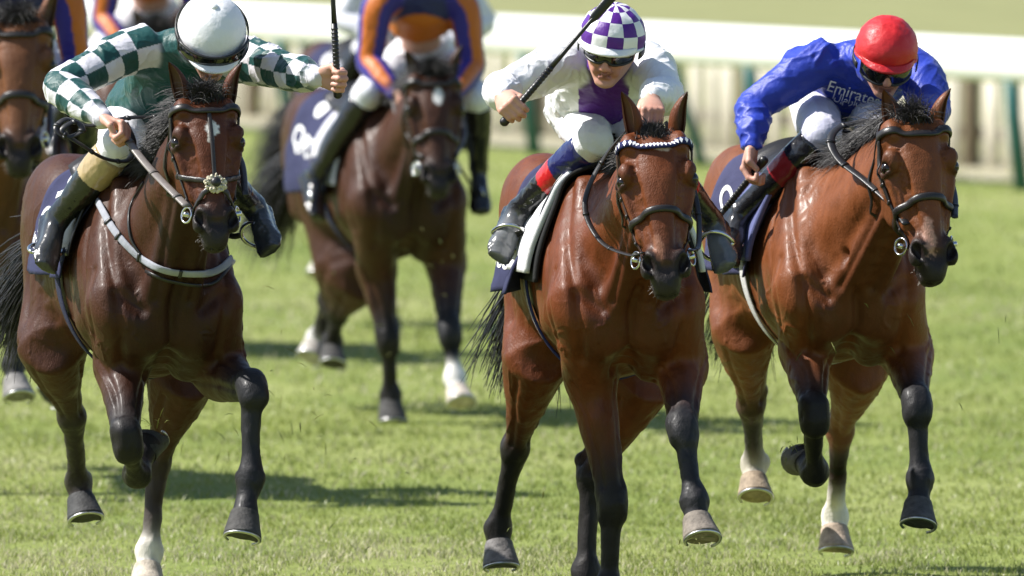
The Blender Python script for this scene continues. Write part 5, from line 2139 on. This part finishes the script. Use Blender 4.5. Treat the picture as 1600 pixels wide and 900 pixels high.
M_TURF = turf_material()
M_FIELD = material("dry field grass", col=(.235, .240, .110), rough=.95, spec=.1, noise=(.22, .6), bump=(.05, 6))
M_PATH = material("pale trodden strip", col=(.34, .315, .22), rough=.95, spec=.1, noise=(.25, 2.5), bump=(.02, 12))
g = Geo()
g.add([(-1500, -120, 0), (1500, -120, 0), (1500, 4000, 0), (-1500, 4000, 0)], [(0, 1, 2, 3)])
tag(g.build('ground', M_TURF), kind='structure')
# dry field beyond the fence and the worn strip at its foot
a0, a1 = RAIL_R - RD_ * 90, RAIL_R + RD_ * 2500
g = Geo()
P = [a0 + RN_ * 2.6, a1 + RN_ * 2.6, a1 + RN_ * 1500, a0 + RN_ * 1500]
g.add([p + V(0, 0, .008) for p in P], [(3, 2, 1, 0)])
tag(g.build('field', M_FIELD), kind='structure')
g = Geo()
P = [a0 + RN_ * .55, a1 + RN_ * .55, a1 + RN_ * 2.7, a0 + RN_ * 2.7]
g.add([p + V(0, 0, .004) for p in P], [(3, 2, 1, 0)])
tag(g.build('path', M_PATH), kind='structure')

# running rail: white oval plastic rail on green legs
M_RAIL = material("white rail plastic", col=(.82, .82, .80), rough=.35, noise=(.04, 4))
M_POST = material("green rail post", col=(.026, .125, .115), rough=.45, noise=(.15, 6))
M_PALE = material("weathered pale timber", attr=True, rough=.85, noise=(.2, 9), bump=(.004, 40))
rail = empty('running_rail', tuple(RAIL_R), 'long white running rail on green posts beside the course', 'rail')
A_, B_ = RAIL_R - RD_ * 62, on_rail(-150)
g = Geo()
k = 60
P = [A_ + (B_ - A_) * t + V(0, 0, .91) for t in np.linspace(0, 1, k)]
near_posts = [RAIL_R - RD_ * (2.5 + 2.6 * q) for q in range(1, 22)]
R = []
for p in P:
    R.append([p + RN_ * .075 * math.cos(t) * (1 if abs(math.cos(t)) < .9 else .96) + V(0, 0, .150 * math.sin(t)) for t in np.linspace(0, 2 * math.pi, 16, endpoint=False)])
g.grid(np.array(R), closed_v=True)
g.build('rail', M_RAIL, rail)
for p in [on_rail(px) for px in (60, 250, 437, 625, 818, 1000, 1170, 1380, 1578, 1790)] + near_posts:
    g = Geo()
    g.tube([p + RN_ * .10 + V(0, 0, -.05), p + RN_ * .03 + V(0, 0, .5), p + V(0, 0, .86)], [.055, .053, .050], 10)
    g.tube([p + V(0, 0, .80), p + V(0, 0, .83), p + V(0, 0, .87)], [.05, .055, .05], 10)
    g.build('post', M_POST, rail)
for p in [on_rail(px, .30) for px in (130, 330, 520, 735, 905, 1100, 1292, 1482, 1690)] + [q + RN_ * .30 - RD_ * .25 for q in near_posts]:
    g = Geo()
    g.tube([p + V(0, 0, -.05), p - RN_ * .16 + V(0, 0, .45), p - RN_ * .28 + V(0, 0, .84)], [.044, .042, .040], 10)
    g.build('post', M_POST, rail)
# boarded fence behind it
fence = empty('board_fence', tuple(on_rail(1600, 2.0)), 'low pale board fence with dark gaps behind the white rail', 'fence')
L0, L1 = RAIL_R + RN_ * 2.0 - RD_ * 62, on_rail(-120, 2.0)
ln = np.linalg.norm(L1 - L0)
rng = np.random.default_rng(8)
d, boards = 0.0, []
while d < ln:
    w = rng.uniform(.15, .24)
    if rng.random() < .94:
        boards.append((d + w / 2, w))
    d += w + rng.uniform(.06, .19)
def in_view(q):
    c = L0 + (L1 - L0) * (q / ln)
    return abs(c[0] / c[1] * FPX) < 830


seen = [b for b in boards if in_view(b[0])][:100]
rest = [b for b in boards if b not in seen]
gr = Geo()
for q, w in seen + rest:
    g = Geo() if (q, w) in seen else gr
    c = L0 + (L1 - L0) * (q / ln)
    hgt = .92 + rng.uniform(-.03, .03)
    kk = rng.uniform(.75, 1.1)
    g.box(c + V(0, 0, hgt / 2 - .02) + RN_ * rng.uniform(-.01, .01), (w, .024, hgt), (RD_, RN_, (0, 0, 1)), (.58 * kk, .54 * kk, .44 * kk), bev=.004)
    if g is not gr:
        g.build('board', M_PALE, fence)
if rest:
    gr.build('boards', M_PALE, fence)['kind'] = 'stuff'
for z in (.25, .72):
    g = Geo()
    g.box((L0 + L1) / 2 + V(0, 0, z) + RN_ * .045, (ln, .045, .09), (RD_, RN_, (0, 0, 1)), (.16, .13, .10))
    g.build('crossrail', M_PALE, fence)
for q in np.arange(ln % 1.9, ln, 1.9):
    c = L0 + (L1 - L0) * (q / ln)
    g = Geo()
    g.box(c + V(0, 0, .45) - RN_ * .06, (.10, .09, .98), (RD_, RN_, (0, 0, 1)), (.17, .135, .085), bev=.01)
    g.build('post', M_PALE, fence)
# a white marker far out in the field
p = at(1084, 10, 150)
mk = empty('marker_post', (p[0], p[1], 0), 'white marker post far out in the dry field', 'post')
g = Geo()
g.box((p[0], p[1], .9), (.24, .20, 1.9), None, (.8, .8, .8), bev=.02)
g.box((p[0], p[1], 1.9), (.28, .24, .10), None, (.8, .8, .8), bev=.02)
g.build('shaft', material("white paint", col=(.8, .8, .8), rough=.5, noise=(.04, 5)), mk)


# ------------------------------------------------------------------ grass blades, one countless mass
def grass_mesh():
    rng = np.random.default_rng(12)
    parts = []
    for y0, y1, dens, hh, ww in ((38.6, 42.5, 3600, .019, .0040), (42.5, 46.5, 2600, .020, .0046), (46.5, 54, 1100, .022, .0065), (54, 66, 360, .022, .010), (66, 88, 90, .024, .016)):
        xw = y1 * 800 / FPX + .9
        n = int((y1 - y0) * 2 * xw * dens)
        x, y = rng.uniform(-xw, xw, n), rng.uniform(y0, y1, n)
        # clumps: pull blades together
        cl = vnoise(np.stack([x * 5, y * 5, np.zeros(n)], 1), 31) + .6 * vnoise(np.stack([x * 14, y * 14, np.zeros(n)], 1), 32)
        keep = rng.random(n) < np.clip(.62 + .55 * cl, .06, 1)
        x, y, cl = x[keep], y[keep], cl[keep]
        parts.append((x, y, cl, np.full(len(x), hh), np.full(len(x), ww)))
    x, y, cl, hh, ww = [np.concatenate(q) for q in zip(*parts)]
    n = len(x)
    h = hh * rng.uniform(.45, 1.35, n) * (1 + .45 * np.clip(cl, -1, 1))
    w = ww * rng.uniform(.6, 1.2, n)
    a = rng.uniform(0, 2 * math.pi, n)
    lean = rng.uniform(.2, 1.5, n) * h
    dx, dy = np.cos(a), np.sin(a)
    b = rng.uniform(0, 2 * math.pi, n)
    sx, sy = np.cos(b) * w / 2, np.sin(b) * w / 2
    V5 = np.zeros((n, 5, 3), np.float32)
    V5[:, 0] = np.stack([x - sx, y - sy, np.full(n, -.004)], 1)
    V5[:, 1] = np.stack([x + sx, y + sy, np.full(n, -.004)], 1)
    mx, my = x + dx * lean * .35, y + dy * lean * .35
    V5[:, 2] = np.stack([mx + sx * .8, my + sy * .8, h * .6], 1)
    V5[:, 3] = np.stack([mx - sx * .8, my - sy * .8, h * .6], 1)
    V5[:, 4] = np.stack([x + dx * lean, y + dy * lean, h], 1)
    base = (np.arange(n) * 5)[:, None]
    quads = (base + np.array([0, 1, 2, 3])).ravel()
    tris = (base + np.array([3, 2, 4])).ravel()
    flat = np.concatenate([quads, tris])
    lens = np.concatenate([np.full(n, 4), np.full(n, 3)]).astype(np.int32)
    t = rng.random(n)
    big = vnoise(np.stack([x * .9, y * .45, np.zeros(n)], 1), 41) * .5 + .5
    c0, c1, dry = np.array([.165, .218, .040]), np.array([.322, .352, .096]), np.array([.56, .52, .33])
    col = c0 + (c1 - c0) * (t * .6 + big * .4)[:, None]
    pat = vnoise(np.stack([x * .55, y * .30, np.full(n, 3.3)], 1), 43) + .5 * vnoise(np.stack([x * 2.2, y * 1.1, np.full(n, 1.3)], 1), 44)
    col = col * (1 + .22 * np.clip(vnoise(np.stack([x * 2.6, y * 1.6, np.full(n, 5.3)], 1), 45) + .5 * vnoise(np.stack([x * 7, y * 5, np.full(n, 2.3)], 1), 46), -1, 1))[:, None]
    dr = rng.random(n) < .09 + .75 * np.clip(pat, 0, 1)
    col[dr] = dry * rng.uniform(.6, 1.15, dr.sum())[:, None]
    cols = np.repeat(col, 5, 0)
    cols = np.clip(cols, 0, .8)
    M = material("grass blades", attr=True, rough=.42, spec=.42)
    nt = M.node_tree
    b_ = nt.nodes["Principled BSDF"]
    tr = nt.nodes.new("ShaderNodeBsdfTranslucent")
    at_ = [q for q in nt.nodes if q.type == 'ATTRIBUTE'][0]
    nt.links.new(at_.outputs["Color"], tr.inputs["Color"])
    mxs = nt.nodes.new("ShaderNodeMixShader")
    mxs.inputs[0].default_value = .45
    nt.links.new(b_.outputs[0], mxs.inputs[1])
    nt.links.new(tr.outputs[0], mxs.inputs[2])
    nt.links.new(mxs.outputs[0], nt.nodes["Material Output"].inputs[0])
    o = make_obj('grass', V5.reshape(-1, 3).astype(float), flat, lens, cols, M, None, (0, 0, 0), False)
    tag(o, 'short bright green turf grass under the horses', 'grass', kind='stuff')
    # torn bits of turf thrown up by the hooves
    g = Geo()
    r2 = np.random.default_rng(4)
    for (px, py, yy, k, sp) in ((232, 660, 40.0, 10, 14), (400, 610, 41.5, 14, 90), (345, 660, 42, 14, 70), (1250, 695, 41, 10, 16), (1095, 860, 39.3, 10, 22), (520, 520, 52, 16, 70), (700, 430, 51, 14, 60), (600, 590, 51, 14, 50), (515, 320, 52.5, 14, 14), (450, 780, 41, 20, 160), (900, 660, 42, 12, 120), (1380, 500, 41, 8, 90)):
        for _ in range(k):
            p = at(px + r2.normal(0, sp), py + r2.normal(0, sp * .6), yy + r2.normal(0, .3))
            d = nrm(r2.normal(0, 1, 3))
            L = r2.uniform(.008, .030)
            c = mix((.12, .17, .02), (.36, .34, .12), r2.random())
            g.tube([p - d * L, p + V(0, 0, .004), p + d * L], [.0012, .0026, .0008], 4, c, flat=.5)
    o = g.build('grass_clippings', M, None, (0, 0, 0))
    tag(o, 'torn bits of grass flying up around the hooves', 'grass bits', kind='stuff')


grass_mesh()
